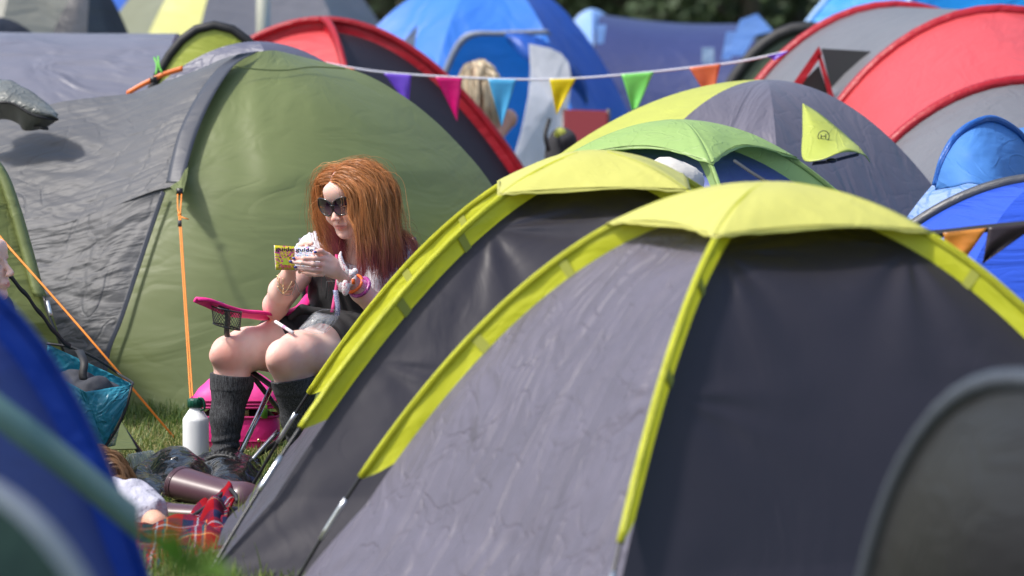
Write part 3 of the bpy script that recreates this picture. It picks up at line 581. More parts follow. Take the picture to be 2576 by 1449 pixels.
grassmesh('grass', x, y, h, r.uniform(.0012, .0030, len(x)), lie, 6, tone)
# straw on the ground
k = 15000; x = r.uniform(-1.75, -.55, k); y = r.uniform(12.3, 17.1, k); grassmesh('straw_grass', x, y, r.uniform(.04, .11, k), r.uniform(.0008, .0018, k), np.full(k, .99), 8, r.uniform(.75, 1, k))
# sparse longer blades standing before the blanket and tent foot
k = 420; x = r.normal(P(520, 1430, 12.3)[0], .10, k); y = r.normal(12.25, .12, k); grassmesh('long_grass', x, y, r.uniform(.05, .13, k), r.uniform(.0016, .0032, k), r.uniform(.1, .7, k), 10, r.uniform(.2, .7, k))
k = 60; x = r.normal(P(565, 1300, 13.0)[0], .05, k); y = r.normal(13.0, .06, k); grassmesh('long_grass', x, y, r.uniform(.12, .24, k), r.uniform(.0015, .0028, k), r.uniform(.1, .7, k), 12, r.uniform(.3, .9, k))
# blurred broad-leaved weed close to the camera
WD = empty('weed', (P(450, 1400, 5.4)[0], 5.4, 0), 'out-of-focus broad-leaved weed at the bottom left', 'plant'); LW = fabric('weed_leaf', (.20, .36, .07), trans=.5, folds=.001, crease=.0002)
MB().tube(cpx([(500, 3200, 5.4), (490, 2200, 5.4), (470, 1430, 5.4)], 12), .0025, 6).build('stem', LW, WD)
for i, (a, b_, w_) in enumerate([((470, 1440), (345, 1320), .014), ((470, 1430), (420, 1290), .008), ((470, 1440), (610, 1455), .014), ((470, 1435), (540, 1350), .007)]):
    A0, B0 = P(*a, 5.4), P(*b_, 5.35-.04*i); c = cr([A0, (A0+B0)/2+[0, 0, .008], B0], 16); pw = un(np.cross(B0-A0, [0, 1., 0])); ww = w_*np.sin(np.linspace(.05, 1, 16)*np.pi)**.8
    t = np.linspace(-1, 1, 7)[:, None, None]; g = c[None]+t*pw*ww[None, :, None]; g[..., 1] -= .3*np.abs(t[..., 0])*ww[None]; MB().grid(g, np.stack([g[..., 0], g[..., 2]], -1)).build('leaf', LW, WD, thick=.0006)
# ================================================================ trees far behind
BARK = paint('bark', (.07, .06, .045), .9, bump=.01, bscale=30)
LEAF = paint('dark_leaves', (.035, .06, .022), .7, var=.5, bscale=3)
def tree(x, y, hgt, rad, label, seed):
    r = np.random.default_rng(seed); root = empty('tree', (x, y, 0), label, 'tree', 'trees beyond the campsite')
    tb = MB(); tb.tube(cr([(x, y, 0), (x+.05, y, hgt*.4), (x-.1, y, hgt*.9)], 12), np.linspace(.16, .05, 12), 8)
    for k in range(9):
        a = r.uniform(0, 6.28); z = hgt*r.uniform(.12, .8); L = rad*r.uniform(.5, .9)
        tb.tube(cr([(x, y, z), (x+math.cos(a)*L*.5, y+math.sin(a)*L*.5, z+L*.25), (x+math.cos(a)*L, y+math.sin(a)*L, z+L*.3)], 6), np.linspace(.05, .015, 6), 5)
    tb.build('trunk', BARK, root)
    K = 60; cc = r.normal(size=(K, 3))*np.array([rad*.5, rad*.5, hgt*.26])+np.array([x, y, hgt*.52]); M = 90
    p = (cc[:, None]+r.normal(size=(K, M, 3))*.28*rad*.5).reshape(-1, 3); p[:, 2] = np.maximum(p[:, 2], .5)
    d1 = r.normal(size=p.shape); d1 /= np.linalg.norm(d1, axis=1, keepdims=True); d2 = np.cross(d1, r.normal(size=p.shape)); d2 /= np.linalg.norm(d2, axis=1, keepdims=True); s = r.uniform(.05, .11, (len(p), 1))
    v = np.stack([p-d1*s, p+d2*s*.6, p+d1*s, p-d2*s*.6], 1).reshape(-1, 3); mk('crown', v, np.arange(len(v)).reshape(-1, 4), LEAF, root, smooth=False)
for k, (px, Y, h_, rd) in enumerate([(1500, 62, 7, 2.6), (1640, 58, 6.5, 2.4), (1760, 60, 7.5, 2.5), (1880, 57, 7, 2.6), (1990, 60, 7, 2.6), (1420, 59, 6, 2.4), (930, 60, 7, 2.6), (1050, 62, 7, 2.6), (800, 60, 7, 2.6), (1700, 66, 8, 3), (1570, 67, 8, 3), (1830, 67, 8, 3), (1940, 67, 8, 3)]):
    tree(PX(px, Y), Y, h_, rd, 'dark green tree in the row beyond the tents', k)
# ================================================================ smooth bodies: distance field -> one continuous surface
def v3(p): return np.asarray(p, float)
def cone(a, b, ra, rb, k=.02): return ('c', v3(a), v3(b), ra, rb, k)
def elli(c, r, k=.02, rot=None): return ('e', v3(c), v3(r), rot, k)
def chain(pts, rs, k=.01): return [cone(pts[i], pts[i+1], rs[i], rs[i+1], k) for i in range(len(pts)-1)]
def pdist(pr, X):
    if pr[0] == 'c':
        a, b, ra, rb = pr[1:5]; ab = b-a; t = np.clip(((X-a)@ab)/(ab@ab+1e-12), 0, 1)
        return np.linalg.norm(X-a-t[..., None]*ab, axis=-1)-(ra+(rb-ra)*t)
    c, r, rot = pr[1:4]; q = X-c
    if rot is not None: q = q@rot       # rot columns = local axes
    k0 = np.linalg.norm(q/r, axis=-1); k1 = np.linalg.norm(q/r**2, axis=-1)+1e-9
    return k0*(k0-1)/k1
def pbox(pr, m):
    if pr[0] == 'c':
        r = max(pr[3], pr[4])+m; return np.minimum(pr[1], pr[2])-r, np.maximum(pr[1], pr[2])+r
    r = (np.max(pr[2]) if pr[3] is not None else pr[2])+m; return pr[1]-r, pr[1]+r
def field(prims, X):
    d = np.full(X.shape[:-1], 9.)
    for pr in prims:
        if pr[0] == 's': continue
        e = pdist(pr, X); k = pr[-1]; h = np.clip(.5+.5*(d-e)/k, 0, 1); d = d*(1-h)+e*h-k*h*(1-h)
    return d
def body_mesh(prims, h, extra=None, clip=None, infl=0):
    lo = np.min([pbox(p, .03)[0] for p in prims if p[0] != 's'], 0)-infl; hi = np.max([pbox(p, .03)[1] for p in prims if p[0] != 's'], 0)+infl
    n = np.ceil((hi-lo)/h).astype(int)+1; D = np.full(n, 9., np.float32)
    ax = [lo[i]+h*np.arange(n[i]) for i in range(3)]
    for pr in prims:
        if pr[0] == 's': _, q, kk = pr; core = q; k = kk
        else: core = pr; k = pr[-1]
        bl, bh = pbox(core, k+4*h+infl); i0 = np.maximum(((bl-lo)/h).astype(int), 0); i1 = np.minimum(((bh-lo)/h).astype(int)+2, n)
        if (i1 <= i0).any(): continue
        sl = tuple(slice(a, b) for a, b in zip(i0, i1))
        X = np.stack(np.meshgrid(*[ax[i][i0[i]:i1[i]] for i in range(3)], indexing='ij'), -1)
        d = D[sl]; e = pdist(core, X)
        if pr[0] == 's':
            e = -e; hh = np.clip(.5-.5*(d-e)/k, 0, 1); D[sl] = d*(1-hh)+e*hh+k*hh*(1-hh)
        else:
            hh = np.clip(.5+.5*(d-e)/k, 0, 1); D[sl] = np.where(d > 5, e, d*(1-hh)+e*hh-k*hh*(1-hh))
    if infl or clip or extra:
        X = np.stack(np.meshgrid(*ax, indexing='ij'), -1)
        if infl: D = np.where(D < 5, D-infl, D)
        if extra: D = D+np.where(np.abs(D) < .05, extra(X), 0)
        if clip:
            for c in (clip if isinstance(clip, list) else [clip]): D = np.maximum(D, c(X))
    return nets(D.astype(np.float32), lo, h)
def nets(D, lo, h):
    s = D < 0; n = D.shape
    c = np.zeros(tuple(x-1 for x in n), np.int8)
    for a in (0, 1):
        for b in (0, 1):
            for e in (0, 1): c += s[a:n[0]-1+a, b:n[1]-1+b, e:n[2]-1+e]
    act = (c > 0) & (c < 8); idx = np.argwhere(act); vid = np.full(act.shape, -1, np.int32); vid[act] = np.arange(len(idx))
    pos = np.zeros((len(idx), 3)); cnt = np.zeros(len(idx)); i, j, k = idx.T
    cor = [(a, b, e) for a in (0, 1) for b in (0, 1) for e in (0, 1)]
    for p in range(8):
        for q in range(p+1, 8):
            A, B = cor[p], cor[q]
            if sum(abs(x-y) for x, y in zip(A, B)) != 1: continue
            da = D[i+A[0], j+A[1], k+A[2]]; db = D[i+B[0], j+B[1], k+B[2]]; m = (da < 0) != (db < 0); t = np.where(m, da/(da-db+1e-20), 0)
            for x in range(3): pos[:, x] += np.where(m, A[x]+(B[x]-A[x])*t, 0)
            cnt += m
    V = lo+h*(idx+pos/cnt[:, None]); F = []
    for ax_ in range(3):
        s0 = s[tuple(slice(0, n[d]-1) if d == ax_ else slice(None) for d in range(3))]; s1 = s[tuple(slice(1, None) if d == ax_ else slice(None) for d in range(3))]
        e = np.argwhere(s0 != s1); o = [d for d in range(3) if d != ax_]
        e = e[(e[:, o[0]] > 0) & (e[:, o[1]] > 0) & (e[:, o[0]] < n[o[0]]-1) & (e[:, o[1]] < n[o[1]]-1)]
        def cell(d0, d1):
            q = e.copy(); q[:, o[0]] -= d0; q[:, o[1]] -= d1; return vid[q[:, 0], q[:, 1], q[:, 2]]
        quad = np.stack([cell(1, 1), cell(0, 1), cell(0, 0), cell(1, 0)], 1)
        ins = s[e[:, 0], e[:, 1], e[:, 2]]; fl = ins if ax_ != 1 else ~ins
        quad = np.where(fl[:, None], quad, quad[:, ::-1]); F.append(quad)
    return V, np.concatenate(F)
def axes(yaw, pitch, roll=0):
    """forward, left, up of a head: yaw 0 looks to the camera, positive to the viewer's left; pitch positive looks down"""
    y, p = R(yaw), R(pitch); fh = np.array([-math.sin(y), -math.cos(y), 0]); z = np.array([0, 0, 1.])
    f = fh*math.cos(p)-z*math.sin(p); u = fh*math.sin(p)+z*math.cos(p); l = np.cross(u, f)
    if roll: c, s = math.cos(R(roll)), math.sin(R(roll)); l, u = l*c+u*s, u*c-l*s
    return np.stack([f, l, u], 1)
def head_prims(O, A, s=1.0, jaw=1.0, face=True):
    L = lambda x, y, z: O+A@np.array([x, y, z])*s
    E = lambda c, r, k: elli(L(*c), np.array(r)*s, k*s, A)
    Cn = lambda a, b, ra, rb, k: cone(L(*a), L(*b), ra*s, rb*s, k*s)
    p = [E((-.014, 0, .030), (.094, .074, .090), .02), E((.026, 0, -.032), (.062, .060*jaw, .082), .03)]
    if not face: return p+[Cn((-.03, 0, -.06), (-.05, 0, -.16), .05, .052, .03)]
    for q in (-1, 1):
        p += [E((.056, .034*q*jaw, -.036), (.030, .031, .034), .02), Cn((-.004, .054*q*jaw, -.062), (.054, .024*q*jaw, -.100), .018, .018, .024),
              E((.070, .030*q, .024), (.018, .028, .012), .014), E((-.004, .073*q, -.012), (.018, .008, .030), .006),
              E((.106, .011*q, -.034), (.010, .008, .0075), .006)]
    p += [E((.070, 0, .055), (.026, .050, .034), .02), E((.076, 0, -.101), (.018, .024, .018), .02),
          Cn((.084, 0, .014), (.112, 0, -.028), .0075, .0105, .009), E((.084, 0, -.064), (.016, .026, .018), .014)]
    for q in (-1, 1):
        p += [Cn((.0990, 0, -.0578), (.086, .026*q, -.0630), .0052, .0030, .006), Cn((.0975, 0, -.0700), (.086, .024*q, -.0650), .0070, .0030, .006)]
        p += [('s', E((.094, .031*q, .003), (.017, .020, .012), .0), .01*s), E((.074, .031*q, .003), (.013, .014, .013), .004)]
        p += [('s', E((.106, .0065*q, -.043), (.004, .0035, .004), .0), .002*s)]
    p += [('s', Cn((.104, -.020, -.0632), (.104, .020, -.0632), .0013, .0013, 0), .002*s)]
    return p
def skinmat(name, col, red=(.62, .20, .15)):
    m, n, l, b, o = newmat(name); at = N(n, 'ShaderNodeAttribute', attribute_name='tint'); tc = N(n, 'ShaderNodeTexCoord')
    t = N(n, 'ShaderNodeTexNoise', I={'Scale': 38, 'Detail': 5, 'Roughness': .6}); l.new(tc.outputs['Object'], t.inputs[0])
    t2 = N(n, 'ShaderNodeTexNoise', I={'Scale': 7, 'Detail': 3}); l.new(tc.outputs['Object'], t2.inputs[0])
    mu = N(n, 'ShaderNodeMath', operation='MULTIPLY_ADD'); l.new(t.outputs[0], mu.inputs[0]); mu.inputs[1].default_value = .30; l.new(t2.outputs[0], mu.inputs[2])
    mr = N(n, 'ShaderNodeMapRange', I={'From Min': .4, 'From Max': .9, 'To Min': .0, 'To Max': .42}); l.new(mu.outputs[0], mr.inputs[0])
    mx = N(n, 'ShaderNodeMix', data_type='RGBA'); mx.inputs[6].default_value = (*col, 1); mx.inputs[7].default_value = (*red, 1); l.new(mr.outputs[0], mx.inputs[0])
    m2 = N(n, 'ShaderNodeMix', data_type='RGBA', blend_type='MULTIPLY'); m2.inputs[0].default_value = 1; l.new(mx.outputs[2], m2.inputs[6]); l.new(at.outputs['Color'], m2.inputs[7])
    l.new(m2.outputs[2], b.inputs['Base Color']); b.inputs['Roughness'].default_value = .5; b.inputs['Specular IOR Level'].default_value = .35
    b.inputs['Subsurface Weight'].default_value = .35; b.inputs['Subsurface Radius'].default_value = (1, .35, .2); b.inputs['Subsurface Scale'].default_value = .012
    bp = N(n, 'ShaderNodeBump', I={'Distance': .0014, 'Strength': .8}); l.new(t.outputs[0], bp.inputs['Height']); l.new(bp.outputs[0], b.inputs['Normal']); return m
def blob(V, c, r, col, T, pw=2):
    w = np.exp(-(np.linalg.norm(V-c, axis=1)/r)**pw)[:, None]; return T*(1-w)+T*np.array(col)*w
def hairmat(name, c0, c1, t0=.55, t1=.85, cn=None):
    m, n, l, b, o = newmat(name); uv = N(n, 'ShaderNodeUVMap'); sp = N(n, 'ShaderNodeSeparateXYZ'); l.new(uv.outputs[0], sp.inputs[0])
    mr = N(n, 'ShaderNodeMapRange', I={'From Min': t0, 'From Max': t1}); l.new(sp.outputs['Y'], mr.inputs[0])
    mx = N(n, 'ShaderNodeMix', data_type='RGBA'); mx.inputs[6].default_value = (*c0, 1); mx.inputs[7].default_value = (*c1, 1); l.new(mr.outputs[0], mx.inputs[0])
    m2 = N(n, 'ShaderNodeMapRange', I={'To Min': .35, 'To Max': 1.55}); l.new(sp.outputs['X'], m2.inputs[0])
    hs = N(n, 'ShaderNodeHueSaturation'); l.new(mx.outputs[2], hs.inputs['Color']); l.new(m2.outputs[0], hs.inputs['Value']); l.new(hs.outputs[0], b.inputs['Base Color'])
    b.inputs['Roughness'].default_value = .42; b.inputs['Specular IOR Level'].default_value = .6
    tr = N(n, 'ShaderNodeBsdfTranslucent'); l.new(hs.outputs[0], tr.inputs[0]); mm = N(n, 'ShaderNodeMixShader', I={0: .3}); l.new(b.outputs[0], mm.inputs[1]); l.new(tr.outputs[0], mm.inputs[2]); l.new(mm.outputs[0], o.inputs[0]); return m
def strands(name, G, nchild, spread, wid, mat, parent, seed=0, frizz=.004, tipspread=1.0):
    """G: guides (n,m,3) -> thin tapering ribbons around them"""
    r = np.random.default_rng(seed); n, m, _ = G.shape; t = np.linspace(0, 1, m)
    off = r.normal(size=(n, nchild, 3)); off *= spread*(r.uniform(.2, 1, (n, nchild, 1)))
    tip = .55+tipspread*(t**1.5)*.9; C = G[:, None]+off[:, :, None]*tip[None, None, :, None]
    ph = r.uniform(0, 6.28, (n, nchild, 3)); fq = r.uniform(5, 13, (n, nchild, 1)); am = frizz*r.uniform(.2, 1.5, (n, nchild, 1))
    for k in range(3): C[..., k] += am*np.sin(fq*t[None, None]+ph[..., k:k+1])*t**.7
    C = C.reshape(-1, m, 3); ln = r.uniform(.72, 1, len(C)); ti = t[None]*ln[:, None]*(m-1); i0 = np.clip(ti.astype(int), 0, m-2); fr = (ti-i0)[..., None]
    ii = np.arange(len(C))[:, None]; C = C[ii, i0]*(1-fr)+C[ii, i0+1]*fr
    T = np.gradient(C, axis=1); T /= np.linalg.norm(T, axis=-1, keepdims=True)+1e-9; W = np.cross(T, r.normal(size=(len(C), 1, 3))*.5+np.array([0, -1., .1])); W /= np.linalg.norm(W, axis=-1, keepdims=True)+1e-9
    w_ = wid*(1-.75*t**2)[None, :, None]*r.uniform(.6, 1.3, (len(C), 1, 1)); V = np.stack([C-W*w_, C+W*w_], 2).reshape(-1, 3); k = len(C)
    b = (np.arange(k)[:, None]*m+np.arange(m-1)[None])*2; F = np.stack([b, b+1, b+3, b+2], -1).reshape(-1, 4)
    rn = np.repeat(np.clip(.55*np.repeat(r.uniform(0, 1, n), nchild)+.45*r.uniform(0, 1, k), 0, 1), m*2); tt = np.repeat((t[None]*ln[:, None]).reshape(-1), 2); return mk(name, V, F, mat, parent, uv=np.stack([rn, tt], 1))

# ---- hood vent of the light blue tent
hd_ = MB(); hc = cpx([(2352, 470, 15.9), (2372, 400, 15.9), (2405, 345, 15.95), (2450, 312, 16.0), (2500, 302, 16.1), (2560, 335, 16.2), (2600, 390, 16.3)], 50); hl = cpx([(2352, 478, 15.9), (2400, 470, 15.7), (2440, 460, 15.65), (2480, 470, 15.65), (2520, 480, 15.7), (2560, 490, 15.9), (2600, 500, 16.2)], 50)
t = np.linspace(0, 1, 16)[:, None, None]; g = hc[None]*(1-t)+hl[None]*t; g[..., 1] -= .02*np.sin(np.pi*t[..., 0]); g[..., 1] += .022*hnoise(g*np.array([9, 1, 16]), 4, 4)*np.sin(np.pi*t[..., 0]); hd_.grid(g, np.stack([g[..., 0], g[..., 2]], -1)); ho_ = hd_.build('vent_hood', fabric('hood_blue', (.07, .24, .62), trans=.25, rough=.65, folds=.005, crease=.002, cscale=7), T11, thick=.003)
MB().tube(hc+[0, -.01, .004], .014).build('hood_edge', fabric('hood_rim', (.02, .12, .45), trans=.1), ho_)
# ================================================================ the seated reader
SKIN = skinmat('pale_skin', (.80, .58, .50))
GO = P(720, 1185, 15.0)
girl = empty('person', (-.62, 15.05, 0), 'person with long ginger hair and sunglasses sitting reading a small booklet', 'person')
HO = P(879, 502, 14.99); HA = axes(31, 18, 4)
def HL(x, y, z): return HO+HA@np.array([x, y, z])
rsh, lsh = P(797, 634, 15.24), P(988, 642, 15.06)
rel_, lel = P(694, 768, 15.06), P(948, 772, 14.92)
rwr, lwr = P(724, 694, 14.84), P(868, 697, 14.79)
rhip, lhip = P(818, 856, 15.26), P(905, 868, 15.10)
rkn, lkn = P(577, 884, 14.97), P(716, 893, 14.78)
ran, lan = P(566, 1150, 14.98), P(768, 1150, 14.98)
TA = axes(22, 0)
torso = [elli(P(890, 690, 15.19), (.105, .150, .155), .04, axes(22, 12)), elli(P(893, 780, 15.24), (.115, .150, .130), .05, TA), elli(P(880, 850, 15.23), (.130, .180, .095), .05, TA)]
shoulders = [cone(rsh, P(895, 622, 15.19), .052, .055, .05), cone(lsh, P(895, 622, 15.19), .052, .055, .05)]
neck = [cone(P(893, 640, 15.17), HL(-.025, 0, -.055), .056, .050, .03)]
arms = [cone(rsh, rel_, .050, .043, .02), cone(rel_, (rel_+rwr)/2+[0, 0, 0], .044, .044, .02), cone((rel_+rwr)/2, rwr, .044, .027, .02),
        cone(lsh, lel, .050, .041, .02), cone(lel, (lel+lwr)/2, .041, .036, .015), cone((lel+lwr)/2, lwr, .036, .025, .015)]
def leg(h, k, a, s):
    m = k+(a-k)*.30+np.array([.012, .02, 0]); kc = k+np.array([0, -.004, .006]); th = h+(k-h)*.5
    return [cone(h, th, .096, .087, .05), cone(th, h+(k-h)*.82, .087, .073, .03), cone(h+(k-h)*.82, k+np.array([0, .01, -.006]), .073, .060, .03), elli(kc+un(k-h)*.016+np.array([0, 0, -.004]), (.046, .043, .047), .03), elli(k+un(k-h)*.058+np.array([0, 0, -.012]), (.024, .020, .028), .025), cone(k+np.array([.0, .012, -.03]), m, .058, .058, .03), cone(m, k+(a-k)*.62, .058, .046, .03), cone(k+(a-k)*.62, a, .046, .034, .02), cone(a, a+np.array([-.05, -.12, -.03]), .034, .028, .02)]
legs = leg(rhip, rkn, ran, 1)+leg(lhip, lkn, lan, -1)
def fing(pts, r0=.0088, r1=.0070): return chain([P(*q) for q in pts], np.linspace(r0, r1, len(pts)), .0035)
# her left hand, back towards the camera, holding the right half of the booklet
YB = 14.70
hL = [cone(lwr, P(836, 676, 14.745), .024, .022, .012), cone(P(846, 668, 14.755), P(815, 652, 14.715), .016, .0125, .012), cone(P(842, 680, 14.75), P(812, 668, 14.71), .017, .0125, .012), cone(P(840, 690, 14.755), P(810, 681, 14.712), .016, .0115, .012), cone(P(845, 662, 14.76), P(826, 643, 14.735), .014, .011, .012)]
hL += fing([(826, 643, 14.735), (808, 631, 14.705), (797, 633, 14.690), (790, 636, 14.70)], .0092, .007)
hL += fing([(812, 651, 14.710), (790, 650, 14.690), (764, 650, 14.682), (741, 651, 14.688)])
hL += fing([(809, 666, 14.705), (786, 665, 14.684), (758, 661, 14.678), (734, 659, 14.688)])
hL += fing([(807, 680, 14.708), (788, 679, 14.690), (766, 676, 14.684), (746, 673, 14.690)], .0084, .0065)
hL += fing([(812, 690, 14.715), (792, 691, 14.712), (775, 689, 14.712), (762, 684, 14.716)], .0078, .006)
hL += chain([P(850, 672, 14.79), P(815, 645, 14.78), P(790, 628, 14.752), P(772, 622, 14.735)], [.015, .012, .010, .008], .005)     # thumb behind the booklet
# her right hand behind the left half
hR = [cone(rwr, P(733, 664, 14.80), .024, .020, .012), cone(P(735, 668, 14.80), P(752, 634, 14.775), .019, .016, .012), cone(P(727, 668, 14.79), P(722, 640, 14.765), .016, .013, .012)]
hR += chain([P(722, 642, 14.765), P(714, 650, 14.735), P(712, 662, 14.72)], [.009, .008, .007], .004)
hR += chain([P(735, 640, 14.77), P(728, 655, 14.73), P(727, 668, 14.718)], [.009, .008, .007], .004)
hR += chain([P(742, 645, 14.78), P(744, 664, 14.74), P(742, 680, 14.722)], [.009, .008, .007], .004)
hR += chain([P(745, 655, 14.79), P(752, 676, 14.76), P(754, 684, 14.735)], [.009, .008, .0065], .004)
hR += chain([P(748, 640, 14.785), P(758, 618, 14.765), P(772, 611, 14.745), P(784, 612, 14.728)], [.016, .0125, .0105, .008], .006)  # thumb over the top
head = head_prims(HO, HA, 1.0, jaw=1.14)
body_p = torso+shoulders+neck+arms+legs+head+hL+hR
V, F = body_mesh(body_p, .003)
T = np.ones((len(V), 3))
for c, r in ((rkn+[-.01, -.05, -.01], .05), (lkn+[-.01, -.05, -.02], .05)): T = blob(V, c, r, (1.0, .80, .76), T)
for q in ((812, 651), (809, 666), (807, 680), (808, 631)): T = blob(V, P(q[0], q[1], 14.69), .012, (1.02, .80, .76), T)
T = blob(V, rel_+[-.02, 0, -.03], .05, (1.0, .88, .88), T); T = blob(V, P(566, 925, 14.92), .035, (1, .82, .78), T)
for q in (-1, 1): T = blob(V, HL(.085, .036*q, -.035), .022, (1.0, .86, .84), T)
T = blob(V, HL(.118, 0, -.030), .012, (1.0, .85, .82), T)
loc = (V-HO)@HA; lip = ((loc[:, 0] > .082) & (np.abs(loc[:, 1]) < .026) & (loc[:, 2] < -.0545) & (loc[:, 2] > -.0765))
lw = np.clip(1-((loc[:, 1]/.026)**2+((loc[:, 2]+.0655)/.0105)**2), 0, 1)**.5*lip; T = T*(1-lw[:, None])+T*np.array([.82, .46, .48])*lw[:, None]
ln = np.clip(1-np.abs(loc[:, 2]+.0632)/.0022, 0, 1)*(np.abs(loc[:, 1]) < .022)*(loc[:, 0] > .085); T = T*(1-.6*ln[:, None])
for q in (-1, 1):
    bw = np.clip(1-((loc[:, 1]-.032*q)/.022)**2-((loc[:, 2]-.024+.2*np.abs(loc[:, 1]-.03*q))/.004)**2, 0, 1)*(loc[:, 0] > .05); T = T*(1-bw[:, None]*.5)
body = mk('body', V, F, SKIN, girl, vcol=T)
# ---- T-shirt
WHITE = paint('white_jersey', (.56, .56, .62), .85, bump=.0012, bscale=240)
SA = P(898, 600, 15.1)
def shirt_neck(X):
    q = (X-SA); return .075-np.sqrt(q[..., 0]**2+(q[..., 1]+.03)**2+(q[..., 2]*.8)**2)
rse, lse = rsh+(rel_-rsh)*.18, lsh+(lel-lsh)*.62
tee = torso[:2]+[cone(rsh, P(895, 625, 15.19), .056, .060, .05), cone(lsh, P(895, 625, 15.19), .056, .060, .05), cone(rsh, rse, .060, .062, .02), cone(lsh, lse, .062, .066, .02)]
V, F = body_mesh(tee, .0045, infl=.010, clip=shirt_neck, extra=lambda X: .0035*np.sin(X[..., 2]*70+18*np.sin(X[..., 0]*17))*np.sin(X[..., 0]*40+X[..., 1]*30))
mk('t_shirt', V, F, WHITE, girl)
# ---- black pinafore dress
DENIM = paint('black_denim', (.016, .016, .018), .8, bump=.0012, bscale=300, var=.25)
hz = PZ(692, 15.1)
def bibclip(X):
    d = X-P(890, 690, 15.19); fr = d@TA[:, 0]; return np.where(fr > .02, X[..., 2]-hz, X[..., 2]-PZ(735, 15.2))
V, F = body_mesh(torso, .0045, infl=.022, clip=[bibclip], extra=lambda X: .004*np.sin(X[..., 2]*55+9*np.sin(X[..., 0]*21)))
mk('pinafore', V, F, DENIM, girl)
skd = lambda h, k: cone(h, h+(k-h)*.50, .112, .108, .05)
sk = [torso[2], skd(rhip, rkn), skd(lhip, lkn), cone(rhip+(rkn-rhip)*.25, lhip+(lkn-lhip)*.25, .09, .09, .06)]
rd = (rkn-rhip)/np.linalg.norm(rkn-rhip); ld = (lkn-lhip)/np.linalg.norm(lkn-lhip)
def hem(X):
    a = (X-rhip)@rd-np.linalg.norm(rkn-rhip)*.56; b = (X-lhip)@ld-np.linalg.norm(lkn-lhip)*.50; return np.minimum(a, b)*.0+np.where(((X-rhip)@TA[:, 1]) < .10, a, b)
V, F = body_mesh(sk, .0045, infl=.004, clip=[hem, lambda X: PZ(905, 15.1)-X[..., 2]], extra=lambda X: .003*np.sin(X[..., 0]*80+X[..., 1]*60))
mk('skirt', V, F, DENIM, girl)
V, F = body_mesh([cone(P(732, 798, 15.05), P(760, 778, 15.05), .011, .014, .01), cone(P(760, 778, 15.05), P(880, 800, 15.06), .014, .024, .02)], .004)
mk('waist_fold', V, F, DENIM, girl)
pk = MB(); pa, pb, pc, pd = P(822, 708, 15.045), P(872, 708, 15.03), P(872, 752, 15.05), P(820, 752, 15.065)
# pocket seam on the bib
pk.tube([pa, pb], .0016, 5).tube([pa, pd], .0016, 5).tube([pb, pc], .0016, 5); pk.build('pocket_seam', paint('denim_seam', (.035, .035, .038), .7), girl)
# ---- socks
m, n, l, b, o = newmat('marl_sock'); tc = N(n, 'ShaderNodeTexCoord'); t = N(n, 'ShaderNodeTexNoise', I={'Scale': 420, 'Detail': 3}); l.new(tc.outputs['Object'], t.inputs[0])
mp = N(n, 'ShaderNodeMapping'); mp.inputs['Scale'].default_value = (300, 300, 40); l.new(tc.outputs['Object'], mp.inputs[0]); t2 = N(n, 'ShaderNodeTexNoise', I={'Scale': 1, 'Detail': 2}); l.new(mp.outputs[0], t2.inputs[0])
ad = N(n, 'ShaderNodeMath', operation='ADD'); l.new(t.outputs[0], ad.inputs[0]); l.new(t2.outputs[0], ad.inputs[1])
rp = N(n, 'ShaderNodeValToRGB'); rp.color_ramp.elements[0].position = .42; rp.color_ramp.elements[0].color = (.010, .010, .012, 1); rp.color_ramp.elements[1].position = .62; rp.color_ramp.elements[1].color = (.085, .088, .095, 1)
hf = N(n, 'ShaderNodeMath', operation='MULTIPLY'); hf.inputs[1].default_value = .5; l.new(ad.outputs[0], hf.inputs[0]); l.new(hf.outputs[0], rp.inputs[0]); l.new(rp.outputs[0], b.inputs['Base Color']); b.inputs['Roughness'].default_value = .95
bp = N(n, 'ShaderNodeBump', I={'Distance': .003}); l.new(hf.outputs[0], bp.inputs['Height']); l.new(bp.outputs[0], b.inputs['Normal']); SOCK = m
for (k, a, yt) in ((rkn, ran, 945), (lkn, lan, 962)):
    ps = leg(rhip, k, a, 1)[3:]; zt = PZ(yt, k[1]-.03)
    def cl(X, k=k, zt=zt): return X[..., 2]-zt-.10*(X[..., 0]-k[0])*(-1 if yt == 945 else 1.4)
    def ex(X, a=a):
        z = X[..., 2]-a[2]; return -.004*np.sin(z*210+np.sin(X[..., 0]*40)*1.2)*np.exp(-((z-.03)/.045)**2)-.0016*np.clip((X[..., 2]-zt+.055)/.003, 0, 1)
    V, F = body_mesh(ps, .003, infl=.011, clip=[cl, lambda X: -X[..., 2]+.003], extra=ex); mk('sock', V, F, SOCK, girl)
